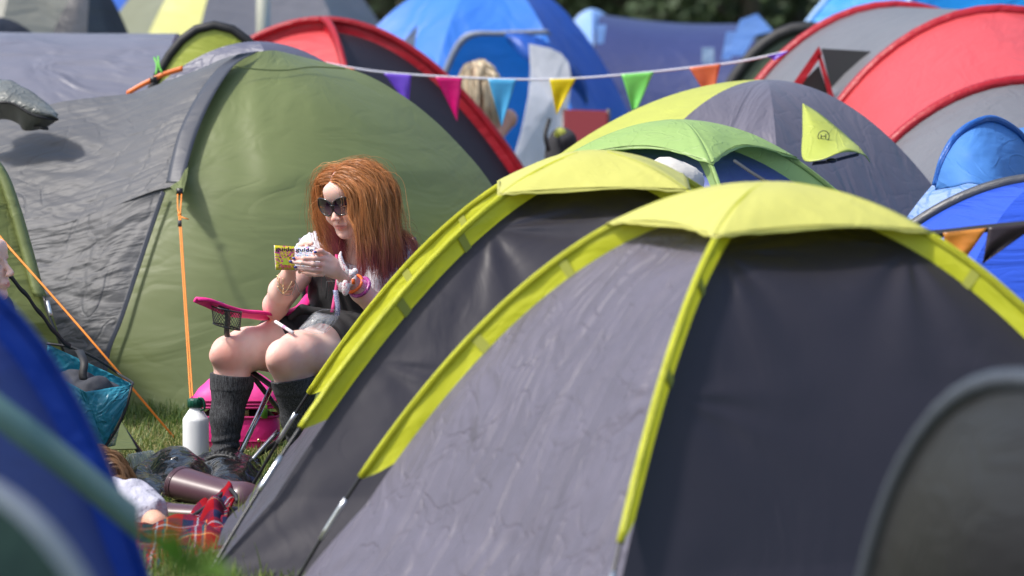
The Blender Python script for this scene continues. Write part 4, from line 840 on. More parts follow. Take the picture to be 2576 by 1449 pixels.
# ---- sunglasses
GFR = paint('glasses_frame', (.012, .012, .014), .12, coat=.5)
m, n, l, b, o = newmat('tinted_lens'); tc = N(n, 'ShaderNodeTexCoord'); sp = N(n, 'ShaderNodeSeparateXYZ'); l.new(tc.outputs['Generated'], sp.inputs[0]); rp = N(n, 'ShaderNodeValToRGB'); rp.color_ramp.elements[0].color = (.16, .10, .12, 1); rp.color_ramp.elements[1].position = .6; rp.color_ramp.elements[1].color = (.012, .004, .010, 1); l.new(sp.outputs['Z'], rp.inputs[0]); l.new(rp.outputs[0], b.inputs['Base Color']); b.inputs['Roughness'].default_value = .05; b.inputs['Coat Weight'].default_value = 1; LENS = m
fr = MB(); le = MB()
for q in (-1, 1):
    th = np.linspace(0, 2*np.pi, 49)[:-1]; cy = .0345; yy = cy+.0335*np.cos(th)*(1+.06*np.sin(th)); zz = -.001+.031*np.sin(th)+.012+.010*np.clip(np.cos(th), 0, 1)*np.clip(np.sin(th)+.3, 0, 1)-.004*np.clip(-np.cos(th), 0, 1)
    xx = .108-.30*np.clip(yy-.012, 0, 1)**1.0*.62-1.2*np.clip(yy-.03, 0, 1)**1.5*.6
    ring = np.array([HL(a, q*bb, c) for a, bb, c in zip(xx, yy, zz)]); fr.tube(np.vstack([ring, ring[:2]]), .0030, 8, False)
    cen = HL(.1045, q*cy, .011); rr_ = np.linspace(0.02, 1, 6)[:, None, None]; le.grid(cen+(ring[None]-cen)*rr_+(HA[:, 0]*.004)*(1-rr_**2))
    ta = HL(xx[6], q*yy[6], zz[6]); fr.tube(cr([ta, HL(.045, q*.078, .014), HL(-.005, q*.080, .008), HL(-.02, q*.078, -.008)], 14), .0030)
fr.tube(cr([HL(.106, -.010, .016), HL(.112, 0, .018), HL(.106, .010, .016)], 8), .0032)
glo = fr.build('sunglasses', GFR, girl)
le.build('lens', LENS, glo)
# ---- nails
NAIL = paint('glitter_nail', (.10, .10, .30), .2, metal=.4, var=.9, bscale=1600)
for q in ((739, 650, 14.679), (731, 658, 14.679), (743, 672, 14.682), (793, 634, 14.681)):
    MB().ell(P(*q), (.0062, .0028, .0052), None, 10, 6).build('nail', NAIL, girl)
# ---- hair
def simhair(ng, seed, zone):
    r = np.random.default_rng(seed); G = []; sc = np.array([-.014, 0, .030]); rad = np.array([.098, .078, .094])
    d = r.normal(size=(ng*14, 3)); d /= np.linalg.norm(d, axis=1, keepdims=True); q = sc+d*rad
    ok = ~((q[:, 0] > .030) & (q[:, 2] < .080-.25*np.clip(np.abs(q[:, 1]+.01)-.02, 0, 1))) & (q[:, 2] > -.02-.3*np.clip(-q[:, 0], 0, .1)) & ~((np.abs(q[:, 1]) > .05) & (q[:, 0] > .035))
    q = q[ok][:ng]; d = d[ok][:ng]; m = 34; step = .0135
    col = torso+[cone(rsh, P(895, 622, 15.19), .062, .06, .05), cone(lsh, P(895, 622, 15.19), .064, .06, .05), cone(lsh, lel, .066, .05, .03), cone(rsh, rel_, .06, .05, .03)]+neck+[elli(HO+HA@sc, (.096, .076, .092), .01, HA), elli(HL(.026, 0, -.032), (.072, .062, .085), .02, HA)]
    X = HO+q@HA.T; part = -.022; side = np.where(q[:, 1] > part, 1., -1.); hgt = np.clip((q[:, 2]-.03)/.09, 0, 1)
    mar = np.where(side > 0, r.uniform(.003, .020, len(q)), r.uniform(.002, .014, len(q))); lenf = r.uniform(.82, 1.08, len(q))*np.where(side > 0, 1.0, .82)
    dirn = (d@HA.T)*np.where(side > 0, .42, .22)[:, None]+HA[:, 1]*(side*.8)[:, None]*hgt[:, None]; dirn /= np.linalg.norm(dirn, axis=1, keepdims=True); path = [X.copy()]
    wob = r.normal(size=(len(q), 3))*.11; flare = np.where(side > 0, r.uniform(0, .26, len(q)), r.uniform(0, .08, len(q))); lenf = lenf*np.where(flare > .17, .78, 1.0)
    for k in range(m-1):
        t = k/(m-1); g = np.array([0, 0, -1.])+np.array([1., .1, 0])*(flare*np.clip(1-abs(t-.60)*2.4, 0, 1))[:, None]+wob*np.sin(k*.55+side)[:, None]
        comb = HA[:, 1]*(side*.8*np.exp(-(t/.16)**2)*hgt)[:, None]-HA[:, 0]*(.35*np.exp(-(t/.2)**2))
        g = g+np.array([.50, -.15, 0])*((side < 0)*np.clip((t-.42)*4, 0, 1))[:, None]; mixg = min(.75, .18+1.3*t); dirn = dirn*(1-mixg)+(g*min(1, .5+2*t)+comb)*mixg; dirn /= np.linalg.norm(dirn, axis=1, keepdims=True)+1e-9
        X = X+dirn*(step*lenf)[:, None]
        for _ in range(2):
            D = field(col, X); e = .003; gr = np.stack([field(col, X+np.eye(3)[a]*e)-D for a in range(3)], 1); gr /= np.linalg.norm(gr, axis=1, keepdims=True)+1e-9
            need = np.clip(mar*np.clip(t*np.where(side > 0, 5, 2.2), .25, 1)-D, 0, .03); X = X+gr*need[:, None]
        lo_ = (X-HO)@HA; z = lo_[:, 2]; inface = (lo_[:, 0] > .028) & (z < .082) & (z > -.15)
        ylim = np.interp(z, [-.15, -.1, -.06, 0, .03, .06, .082], [.09, .092, .090, .046, .026, -.004, -.02])
        L = inface & (side > 0) & (lo_[:, 1] < ylim); lo_[L, 1] += np.clip(ylim[L]-lo_[L, 1], 0, .02)
        Rr = inface & (side < 0); lo_[Rr, 0] -= np.clip(lo_[Rr, 0]-.028, 0, .022); lo_[Rr, 1] = np.minimum(lo_[Rr, 1], -.066)
        X = HO+lo_@HA.T; path.append(X.copy())
    return np.stack(path, 1)
HAIR = hairmat('ginger_hair', (.53, .225, .075), (.27, .045, .065), .56, .84)
G = simhair(680, 3, 0)
hr = strands('hair', G, 24, .0052, .00062, HAIR, girl, 5, frizz=.0055)
fly = np.random.default_rng(8); gi = fly.choice(len(G), 380); strands('flyaway_hair', G[gi]+(HA[:, 2]*.004), 5, .026, .00042, HAIR, girl, 15, frizz=.016, tipspread=1.6)
# ================================================================ props around the reader
PINK = paint('magenta_canvas', (.72, .018, .22), .6, bump=.002, bscale=60)
PINKD = paint('magenta_trim', (.42, .012, .13), .6)
TUBE = paint('dark_steel_tube', (.10, .10, .105), .3, metal=.6); SILV = paint('silver_tube', (.55, .55, .56), .25, metal=.9)
def sheet(name, pts, mat, parent, nu=30, nv=30, bulge=None, thick=.006, nz=0):
    """cloth between four corner curves: pts = [top-left, top-right, bottom-right, bottom-left] (world points or lists of points)"""
    a, b, c, d = [v3(q) for q in pts]; g, uv = coons(cr([a, b], nu), cr([d, c], nu), cr([a, d], nv), cr([b, c], nv), bulge)
    if nz: g = g+np.array([0, -1, .4])*(nz*hnoise(g*11, 3, 3))[..., None]
    return MB().grid(g, uv).build(name, mat, parent, thick=thick)
# camping chair
CH = empty('camping_chair', (-.6, 15.2, 0), 'magenta folding camping chair with a black mesh cup holder under the seated reader', 'chair')
fh = TA[:, 0]; lf = TA[:, 1]; C0 = v3([P(872, 800, 15.22)[0], 15.22, 0])
def CC(f, l, z): return C0+fh*f+lf*l+np.array([0, 0, z])
sheet('seat', [CC(-.20, -.25, .30), CC(-.20, .25, .30), CC(.26, .26, .36), CC(.26, -.27, .345)], PINK, CH, bulge=(0, 0, -.05))
bt = [CC(-.25, -.27, .30), CC(-.25, .27, .30)]; tp = [P(757, 600, 15.42), P(1040, 598, 15.30)]
sheet('backrest', [tp[0], tp[1], bt[1], bt[0]], PINK, CH, bulge=tuple(-fh*.10))
tb = MB(); ft = [CC(.27, -.27, .35), CC(.27, .26, .35), CC(-.22, .26, .33), CC(-.22, -.27, .33)]; gd = [CC(.28, -.27, 0), CC(.28, .28, 0), CC(-.26, .28, 0), CC(-.26, -.27, 0)]
for i, j in ((0, 3), (0, 1), (1, 0), (1, 2), (2, 1), (2, 3), (3, 2)): MB().tube([ft[i], gd[j]+[0, 0, .01]], .0095, 10).build('leg', TUBE, CH)
MB().tube([P(688, 962, 15.16), P(600, 1150, 14.95)], .0095, 12).build('leg', SILV, CH); MB().tube(cpx([(700, 1085, 15.0), (662, 1125, 14.97), (622, 1172, 14.93)], 8), .008, 10).build('leg', SILV, CH)
MB().tube(cr([tp[0], bt[0], CC(-.25, -.27, .0)], 20), .0095, 10).build('back_post', TUBE, CH); MB().tube(cr([tp[1], bt[1], CC(-.25, .27, .0)], 20), .0095, 10).build('back_post', TUBE, CH)
for q in gd: MB().ell(q+[0, 0, .012], (.02, .02, .012)).build('foot', BLKP, CH)
def armrest(path, name='armrest'):
    c = cpx(path, 40); wd = np.interp(np.linspace(0, 1, 40), [0, .06, .3, .8, 1], [.010, .026, .036, .036, .018]); t = np.linspace(-1, 1, 9)[:, None, None]
    g = c[None]+t*wd[None, :, None]*(lf*.9+np.array([0, 0, .22])); g[..., 2] -= .012*t[..., 0]**2+.004*np.sin(np.linspace(0, 9, 40))[None]
    return MB().grid(g, np.stack(np.broadcast_arrays(t[..., 0]*.05, np.linspace(0, .5, 40)[None]), -1)).build(name, PINK, CH, thick=.010)
ar = armrest([(494, 750, 14.83), (520, 752, 14.86), (556, 765, 14.90), (600, 780, 14.95), (640, 786, 15.0), (690, 792, 15.08), (750, 770, 15.2), (775, 740, 15.32)])
MB().tube(cpx([(548, 764, 14.90), (560, 768, 14.90), (570, 780, 14.91), (573, 800, 14.92), (571, 840, 14.95), (585, 890, 15.0), (618, 945, 15.07)], 30), .0105, 12).build('arm_post', TUBE, CH)
armrest([(1010, 790, 14.75), (1040, 780, 14.85), (1060, 770, 15.0), (1050, 740, 15.2)])
# mesh cup holder: a net of thin threads
net = MB(); cc = P(570, 780, 14.90)
def cup(u, v): a = u*2*np.pi; r = .053-.006*v; return cc+np.array([math.cos(a)*r, math.sin(a)*r, -.062*v+.012*math.cos(a)*(-1)+.004])
for k in range(26):
    for s_ in (-1, 1): net.tube([cup(k/26+s_*v*.16, v) for v in np.linspace(0, 1, 7)], .0009, 4, False)
for v in (0, 1): net.tube([cup(u, v) for u in np.linspace(0, 1, 25)], .003, 5, False)
net.build('cup_holder', BLKP, CH)
# booklet
BK = empty('booklet', tuple(P(741, 650, 14.70)), 'small yellow and white pocket guide booklet held open by the reader', 'booklet')
def fancy(name, base, cols, sc, seed):
    m, n, l, b, o = newmat(name); tc = N(n, 'ShaderNodeTexCoord'); mp = N(n, 'ShaderNodeMapping'); mp.inputs['Location'].default_value = (seed, seed, 0); l.new(tc.outputs['Object'], mp.inputs[0])
    cur = None; cv = N(n, 'ShaderNodeRGB'); cv.outputs[0].default_value = (*base, 1); cur = cv.outputs[0]
    for i, (c, th) in enumerate(cols):
        t = N(n, 'ShaderNodeTexNoise', I={'Scale': sc*(1+.3*i), 'Detail': 1, 'Distortion': 2.5}); mp2 = N(n, 'ShaderNodeMapping'); mp2.inputs['Location'].default_value = (i*3.1+seed, 1.7*i, 0); l.new(tc.outputs['Object'], mp2.inputs[0]); l.new(mp2.outputs[0], t.inputs[0])
        g = N(n, 'ShaderNodeMath', operation='GREATER_THAN'); g.inputs[1].default_value = th; l.new(t.outputs[0], g.inputs[0]); mx = N(n, 'ShaderNodeMix', data_type='RGBA'); l.new(g.outputs[0], mx.inputs[0]); l.new(cur, mx.inputs[6]); mx.inputs[7].default_value = (*c, 1); cur = mx.outputs[2]
    l.new(cur, b.inputs['Base Color']); b.inputs['Roughness'].default_value = .3; return m
CY = fancy('cover_yellow', (.72, .62, .01), [((.55, .01, .25), .55), ((.35, .48, .03), .60), ((.02, .02, .02), .68), ((.55, .01, .25), .66)], 75, 2.3)
CW = fancy('cover_white', (.72, .74, .80), [((.02, .30, .75), .60), ((.60, .02, .28), .64), ((.03, .03, .05), .69), ((.7, .6, .02), .66)], 90, 5.1)
PAPER = paint('paper', (.75, .74, .70), .7); INK = paint('black_ink', (.008, .008, .008), .4)
sp_t, sp_b = P(741, 620, 14.722), P(742, 679, 14.712); lt, lb = P(690, 617, 14.700), P(694, 679, 14.690); rt, rb = P(792, 621, 14.712), P(793, 678, 14.702)
def leaf(name, a, b, c, d, mat, bow, th=.0012, off=0):
    nrm = np.cross(b-a, d-a); nrm /= np.linalg.norm(nrm); nrm = nrm if nrm[1] < 0 else -nrm; return sheet(name, [a+nrm*off, b+nrm*off, c+nrm*off, d+nrm*off], mat, BK, 16, 8, bulge=None, thick=th), nrm
_, nl = leaf('cover', lt, sp_t, sp_b, lb, CY, 0); _, nr = leaf('cover', sp_t, rt, rb, sp_b, CW, 0)
leaf('page_block', lt, sp_t, sp_b, lb, PAPER, 0, .004, -.0035); leaf('page_block', sp_t, rt, rb, sp_b, PAPER, 0, .004, -.0035)
def lettering(txt, o, xd, yd, nrm, h, mat, parent, name='lettering', wide=1.0, weight=.0, width=None):
    cu = bpy.data.curves.new(name, 'FONT'); cu.body = txt; cu.size = 1; cu.offset = weight; cu.resolution_u = 3; ob = bpy.data.objects.new(name, cu); COL.objects.link(ob)
    bpy.context.view_layer.update(); me = bpy.data.meshes.new_from_object(ob); v = np.empty(len(me.vertices)*3, np.float32); me.vertices.foreach_get('co', v); v = v.reshape(-1, 3); bpy.data.objects.remove(ob)
    w_ = v[:, 0].max()-v[:, 0].min(); sx = (width/w_) if width else h*wide; v2 = o+np.outer((v[:, 0]-v[:, 0].min())*sx, xd)+np.outer(v[:, 1]*h, yd)+nrm*.0012
    f = [list(p.vertices) for p in me.polygons]; return mk(name, v2, f, mat, parent, smooth=False)

xl, yl = un(sp_t-lt), un(lt-lb); xr, yr = un(rt-sp_t), un(sp_t-sp_b)
lettering('guide', lt+xl*.003-yl*.0175, xl, yl, nl, .019, INK, BK, weight=.016, width=.064)
lettering('guide', sp_t+xr*.004-yr*.0165, xr, yr, nr, .018, INK, BK, weight=.016, width=.062)
RINK = paint('magenta_ink', (.62, .01, .10), .4); GINK = paint('green_ink', (.42, .55, .04), .4)
ctr = lt+xl*.036-yl*.055
tri = [ctr+yl*.016, ctr-xl*.015-yl*.012, ctr+xl*.015-yl*.012]; mk('emblem', [q+nl*.0009 for q in tri], [(0, 1, 2)], GINK, BK, smooth=False)
lettering('2015', ctr-xl*.017-yl*.020, xl, yl, nl, .013, RINK, BK, weight=.02, width=.032)
word = 'GLASTONBURY'
for i, chh in enumerate(word):
    a = R(205-i*22.5+0); pos = ctr-yl*.004+(xl*math.cos(a)*.023+yl*math.sin(a)*.023); xd = xl*math.sin(a)-yl*math.cos(a); yd = xl*math.cos(a)+yl*math.sin(a)
    lettering(chh, pos-xd*.002, xd, yd, nl, .0085, INK, BK, weight=.02, width=.0052)
# jewellery, wristbands
GOLD = paint('gold_chain', (.75, .52, .28), .25, metal=.9); THREAD = paint('grey_thread', (.30, .28, .26), .8)
def ring(c, ax, r1, r2, n=24, sag=0):
    ax = un(v3(ax)); s = un(np.cross(ax, [0, 0, 1.])); t = np.cross(s, ax); th = np.linspace(0, 2*np.pi, n); return v3(c)+np.outer(np.cos(th)*r1, s)+np.outer(np.sin(th)*r2, t)
ad = rwr-rel_
for i, (f_, mat_) in enumerate(((.90, GOLD), (.84, THREAD), (.80, GOLD), (.76, THREAD))):
    rg = ring(rel_+ad*f_+[0, 0, 0], ad+np.array([.05*i, 0, .03*i]), .033, .030); rg[:, 2] -= .006*i*(rg[:, 1] < rel_[1]+ad[1]*f_); MB().tube(rg, .0013, 5).build('bracelet', mat_, girl)
cl_ = P(715, 700, 14.79); mbx = MB()
for p_ in ([(703, 697), (703, 715), (708, 733), (713, 740)], [(713, 740), (722, 730), (729, 718), (735, 708)], [(712, 700), (712, 720), (712, 738)]): mbx.tube(cpx([(a, b, 14.785) for a, b in p_], 12), .0013, 5)
for k in range(7): mbx.ell(P(712.5, 716+4*k, 14.782), (.0022,)*3, None, 6, 5)
mbx.build('charm_chain', GOLD, girl)
mbx = MB()
for p_ in ([(738, 700), (744, 715), (740, 728), (735, 742)], [(740, 702), (748, 718), (752, 733), (762, 741)]): mbx.tube(cpx([(a, b, 14.84) for a, b in p_], 12), .0012, 5)
mbx.build('loose_thread', THREAD, girl)
SCF = fancy('floral_cotton', (.74, .70, .70), [((.50, .06, .12), .60), ((.10, .14, .10), .66), ((.55, .25, .30), .64)], 110, 9.0)
sm = MB(); sm.tube(cpx([(858, 633, 14.73), (856, 645, 14.725), (862, 665, 14.72), (872, 682, 14.715), (880, 692, 14.715)], 20), np.interp(np.linspace(0, 1, 20), [0, .2, .7, 1], [.003, .008, .010, .007]), 8)
sm.ell(P(884, 690, 14.715), (.013, .010, .014)).ell(P(893, 683, 14.72), (.011, .008, .012)); sm.ell(P(869, 724, 14.715), (.015, .010, .028), None).ell(P(858, 722, 14.72), (.011, .009, .018))
sm.tube(ring(P(872, 703, 14.79), lwr-lel, .033, .031), .009, 7); sm.build('wrist_scarf', SCF, girl)
WB = paint('orange_wristband', (.85, .15, .02), .4); MB().tube(ring(P(888, 714, 14.80), lwr-lel, .037, .034), .006, 6).build('wristband', WB, girl)
MB().box(P(889, 708, 14.745), (.012, .004, .02)).build('wristband_tab', WB, girl)
BR = fancy('woven_purple', (.20, .015, .14), [((.55, .05, .35), .55), ((.75, .6, .7), .66)], 160, 1.0)
MB().tube(ring(P(905, 722, 14.81), lwr-lel, .040, .037), .007, 7).build('woven_bracelet', BR, girl)
tl = MB()
for k in range(5): tl.tube(cpx([(908+k*3, 703, 14.76), (915+k*2, 712+k, 14.75), (908+k*3, 724+2*k, 14.75)], 8), .0013, 4)
tl.build('bracelet_tail', BR, girl)
# lanyard and its clear wallet
LN = paint('pink_lanyard', (.50, .03, .16), .6); c = cpx([(847, 640, 14.98), (850, 690, 14.93), (843, 740, 14.90), (838, 770, 14.86), (835, 785, 14.83)], 24); g = np.stack([c+[-.006, 0, 0], c+[.006, 0, 0]], 0)
MB().grid(g).build('lanyard', LN, girl, thick=.0015)
FT = fancy('blue_print_cloth', (.16, .18, .34), [((.7, .7, .8), .58)], 200, 3.0); c = cpx([(843, 730, 14.87), (846, 750, 14.86), (849, 775, 14.85), (847, 795, 14.85)], 12); MB().grid(np.stack([c+[-.008, 0, 0], c+[.010, 0, 0]], 0)).build('wristband_tail', FT, girl, thick=.001)
m, n, l, b, o = newmat('clear_vinyl'); b.inputs['Base Color'].default_value = (.8, .82, .85, 1); b.inputs['Roughness'].default_value = .08; b.inputs['Coat Weight'].default_value = 1; tp_ = N(n, 'ShaderNodeBsdfTransparent'); mx = N(n, 'ShaderNodeMixShader', I={0: .80}); l.new(b.outputs[0], mx.inputs[1]); l.new(tp_.outputs[0], mx.inputs[2]); l.new(mx.outputs[0], o.inputs[0])
tc = N(n, 'ShaderNodeTexCoord'); tx = N(n, 'ShaderNodeTexNoise', I={'Scale': 22, 'Detail': 2, 'Distortion': 1}); l.new(tc.outputs['Object'], tx.inputs[0]); bp = N(n, 'ShaderNodeBump', I={'Distance': .02}); l.new(tx.outputs[0], bp.inputs['Height']); l.new(bp.outputs[0], b.inputs['Normal']); VIN = m
wl = empty('plastic_wallet', tuple(P(800, 810, 14.82)), 'clear plastic lanyard wallet lying on the lap of the reader', 'wallet')
sheet('sleeve', [P(752, 828, 14.80), P(795, 785, 14.83), P(850, 795, 14.82), P(812, 838, 14.79)], VIN, wl, bulge=(0, -.01, .012), thick=.0015)
mbx = MB(); mbx.tube(cpx([(752, 828, 14.797), (795, 785, 14.827), (838, 780, 14.83), (851, 795, 14.817), (812, 838, 14.787), (752, 828, 14.797)], 50), .0014, 5); mbx.build('rim', VIN, wl)
lst = empty('cardboard_tube', tuple(P(715, 820, 14.85)), 'slim white stick lying across the lap of the reader', 'stick'); MB().tube([P(693, 809, 14.87), P(737, 837, 14.78)], .0062, 10).build('stick', paint('white_card', (.72, .70, .72), .5), lst); MB().tube([P(713, 821.5, 14.829), P(722, 827.5, 14.811)], .0064, 10).build('printed_band', paint('pink_print', (.6, .3, .45), .5), lst)
# translucent bottle
m, n, l, b, o = newmat('frosted_plastic'); b.inputs['Base Color'].default_value = (.80, .81, .82, 1); b.inputs['Roughness'].default_value = .42; b.inputs['Subsurface Weight'].default_value = .6; b.inputs['Subsurface Radius'].default_value = (1, 1, 1); b.inputs['Subsurface Scale'].default_value = .03; FROST = m
BO = empty('water_bottle', (P(493, 1165, 15.15)[0], 15.15, 0), 'white translucent bottle with dark green screw cap standing on the grass', 'bottle'); bx = BO.location.x
mb = MB(); prof = [(0, .001), (.044, .002), (.047, .010), (.047, .150), (.045, .156), (.024, .187), (.022, .190), (.022, .205)]; K = 48; rows = []
for r_, z_ in prof:
    a = np.linspace(0, 2*np.pi, K, endpoint=False); oct_ = 1/np.maximum(np.abs(np.cos((a+R(22.5)) % R(45)-R(22.5))), .2); fac = .88+.12*oct_ if z_ < .187 else 1.0
    rows.append(np.stack([bx+np.cos(a)*r_*fac, 15.15+np.sin(a)*r_*fac, np.full(K, z_+.006)], -1))
mb.grid(np.stack(rows, 1), closeu=True); mb.build('bottle_body', FROST, BO, smooth=False)
GC = paint('bottle_green_cap', (.008, .075, .045), .3); mb = MB(); a = np.linspace(0, 2*np.pi, 48, endpoint=False); rows = []
for r_, z_ in ((.0235, .194), (.0285, .196), (.0285, .222), (.026, .226), (.001, .227)): rows.append(np.stack([bx+np.cos(a)*(r_+(.0012*np.cos(a*14) if .02 < r_ else 0)), 15.15+np.sin(a)*(r_+(.0012*np.cos(a*14) if .02 < r_ else 0)), np.full(48, z_+.006)], -1))
mb.grid(np.stack(rows, 1), closeu=True); mb.tube(cr([(bx+.01, 15.13, .236), (bx+.026, 15.125, .234), (bx+.034, 15.125, .215), (bx+.031, 15.13, .197), (bx+.018, 15.126, .192)], 16), .0042, 6); mb.build('cap', GC, BO)
# magenta holdall
HB = empty('holdall_bag', (P(605, 1140, 15.62)[0], 15.62, 0), 'magenta holdall with open padded lid and brass studs behind the chair legs', 'bag')
cx = P(598, 1140, 15.62)[0]
def rbox(cx, cy, w_, d_, z0, z1, nz=10, k=56, e=3.5, pf=lambda t: 1):
    a = np.linspace(0, 2*np.pi, k, endpoint=False); c, s = np.cos(a), np.sin(a); rows = []
    for t in np.linspace(0, 1, nz):
        f = pf(t); x = np.sign(c)*np.abs(c)**(2/e)*w_/2*f; y = np.sign(s)*np.abs(s)**(2/e)*d_/2*f; rows.append(np.stack([cx+x, cy+y, np.full(k, z0+(z1-z0)*t)], -1))
    return np.stack(rows, 1)
mb = MB(); g = rbox(cx, 15.62, .31, .20, .0, .125, pf=lambda t: .93+.07*math.sin(t*2.6)); mb.grid(g, closeu=True); mb.add(g[:, 0], [list(range(56))]); mb.build('bag_body', PINK, HB)
mb = MB()
for z_, r_ in ((.128, .005), (.04, .003)): q = rbox(cx, 15.62, .312, .202, z_, z_+.001, 2)[:, 0]; mb.tube(np.vstack([q, q[:1]]), r_, 6, False)
mb.build('trim', PINKD, HB)
mb = MB(); g = rbox(cx, 15.62, .29, .18, .10, .150, pf=lambda t: 1-.3*t*t); mb.grid(g, closeu=True); mb.build('opening_shade', BLK, HB)  # black block paints the shade inside the open bag
MB().box((cx+.02, 15.53, .142), (.055, .02, .028)).build('clip', paint('khaki_strap', (.22, .20, .08), .6), HB); MB().box((cx+.10, 15.53, .150), (.03, .02, .05)).build('green_packet', paint('green_packet', (.10, .30, .03), .4), HB)
mb = MB(); g = rbox(cx+.0, 15.63, .335, .22, .165, .275, 14, pf=lambda t: (1-t**2.4*.55)); g[..., 2] += .010*hnoise(g*12, 8, 3)*((g[..., 2]-.165)/.11); mb.grid(g, closeu=True); mb.add(g[:, 0], [list(range(56))]); mb.add(g[:, -1], [list(range(56))]); mb.build('lid', paint('magenta_lid', (.80, .05, .30), .55, bump=.003, bscale=25), HB)
mb = MB()
for z_ in (.163, .175, .188): q = rbox(cx, 15.63, .342, .226, z_, z_+.001, 2)[:, 0]; mb.tube(np.vstack([q, q[:1]]), .0045, 6, False)
mb.build('lid_piping', PINKD, HB)
for q in ((651, 1108), (627, 1137), (531, 1130)): MB().ell(P(q[0], q[1], 15.515), (.007, .004, .007), None, 10, 6).build('stud', paint('brass_stud', (.55, .42, .25), .3, metal=.9), HB)
# aqua tarpaulin bag on the left
m = fabric('aqua_tarpaulin', (.03, .26, .36), trans=.1, rough=.22, folds=.010, fscale=(7, 7), crease=.003, cscale=9, spec=.7); AQ = m
AB = empty('tarpaulin_bag', (P(220, 1150, 14.75)[0], 14.85, 0), 'shiny aqua tarpaulin bag with black piping, gaping open on the left', 'bag')
fa, fb, fc, fd = P(128, 900, 14.62), P(330, 968, 14.62), P(262, 1126, 14.60), P(90, 1100, 14.60)
ba, bb = P(120, 866, 14.95), P(325, 962, 14.98)
sheet('front_panel', [P(150, 950, 14.58), P(215, 985, 14.55), fc, fd], AQ, AB, bulge=(0, -.03, 0), nz=.004, thick=.002)
sheet('front_panel', [P(215, 985, 14.55), fb, P(322, 1010, 14.6), fc], AQ, AB, bulge=(0, -.02, 0), nz=.005, thick=.002)
sheet('back_panel', [ba, bb, P(290, 1120, 14.95), P(90, 1100, 14.95)], AQ, AB, bulge=(0, .02, 0), nz=.004, thick=.002)
sheet('side_panel', [bb, fb, fc, P(290, 1120, 14.95)], AQ, AB, nz=.003, thick=.002); sheet('bottom_panel', [fd, fc, P(290, 1120, 14.95), P(90, 1100, 14.95)], AQ, AB, thick=.003)
MB().tube(cpx([(118, 864, 14.95), (170, 872, 14.94), (215, 888, 14.93), (262, 915, 14.95), (300, 942, 14.97), (332, 962, 14.8), (331, 972, 14.62), (316, 1030, 14.6), (290, 1085, 14.6), (260, 1130, 14.6)], 60), .0048, 7).build('piping', BLK, AB)
c = cpx([(198, 882, 14.90), (204, 892, 14.80), (212, 915, 14.74), (208, 945, 14.72), (214, 960, 14.72)], 20); MB().grid(np.stack([c+[-.014, 0, 0], c+[.014, 0, .002]], 0)).build('handle', BLK, AB, thick=.004)
V, F = body_mesh([elli(P(225, 985, 14.75), (.10, .09, .05), .03), elli(P(180, 965, 14.78), (.07, .07, .05), .03), cone(P(240, 965, 14.7), P(290, 1010, 14.75), .03, .04, .03)], .006, extra=lambda X: .008*hnoise(X*30, 2, 2)); mk('folded_clothes', V, F, paint('slate_cloth', (.035, .038, .05), .8), AB)
c = cpx([(20, 690, 14.75), (60, 735, 14.8), (110, 800, 14.85), (150, 850, 14.9), (178, 872, 14.93)], 40); g = np.stack([c+[0, 0, .010], c-[0, 0, .010]], 0); g[..., 2] += .003*np.sin(np.linspace(0, 25, 40)); MB().grid(g).build('shoulder_strap', BLK, AB, thick=.003)
# olive stool behind the aqua bag
ST = empty('folding_stool', (P(330, 1130, 15.3)[0], 15.3, 0), 'olive folding stool with black frame beside the aqua bag', 'stool')
sheet('cloth', [P(296, 1060, 15.25), P(306, 1062, 15.25), P(345, 1130, 15.1), P(262, 1132, 15.1)], fabric('stool_cloth', (.12, .15, .05), trans=.2), ST, thick=.004)
MB().tube([P(293, 1055, 15.3), P(360, 1150, 15.2)], .010, 8).build('leg', BLKP, ST); MB().tube([P(300, 1050, 15.45), P(250, 1150, 15.3)], .010, 8).build('leg', BLKP, ST); MB().tube([P(293, 1055, 15.3), P(200, 1040, 15.35)], .010, 8).build('rail', BLKP, ST)
# ================================================================ things lying on the grass
m, n, l, b, o = newmat('bin_liner'); b.inputs['Base Color'].default_value = (.006, .006, .007, 1); b.inputs['Roughness'].default_value = .22; b.inputs['Specular IOR Level'].default_value = .7
tc = N(n, 'ShaderNodeTexCoord'); t = N(n, 'ShaderNodeTexVoronoi', feature='DISTANCE_TO_EDGE', I={'Scale': 15}); nz = N(n, 'ShaderNodeTexNoise', I={'Scale': 9, 'Detail': 4}); l.new(tc.outputs['Object'], nz.inputs[0])
vm = N(n, 'ShaderNodeVectorMath', operation='MULTIPLY_ADD'); vm.inputs[1].default_value = (.12, .12, .12); l.new(nz.outputs['Color'], vm.inputs[0]); l.new(tc.outputs['Object'], vm.inputs[2]); l.new(vm.outputs[0], t.inputs['Vector'])
bp = N(n, 'ShaderNodeBump', I={'Distance': .014, 'Strength': .9}); l.new(t.outputs[0], bp.inputs['Height']); bp2 = N(n, 'ShaderNodeBump', I={'Distance': .02}); l.new(nz.outputs[0], bp2.inputs['Height']); l.new(bp.outputs[0], bp2.inputs['Normal']); l.new(bp2.outputs[0], b.inputs['Normal']); BIN = m
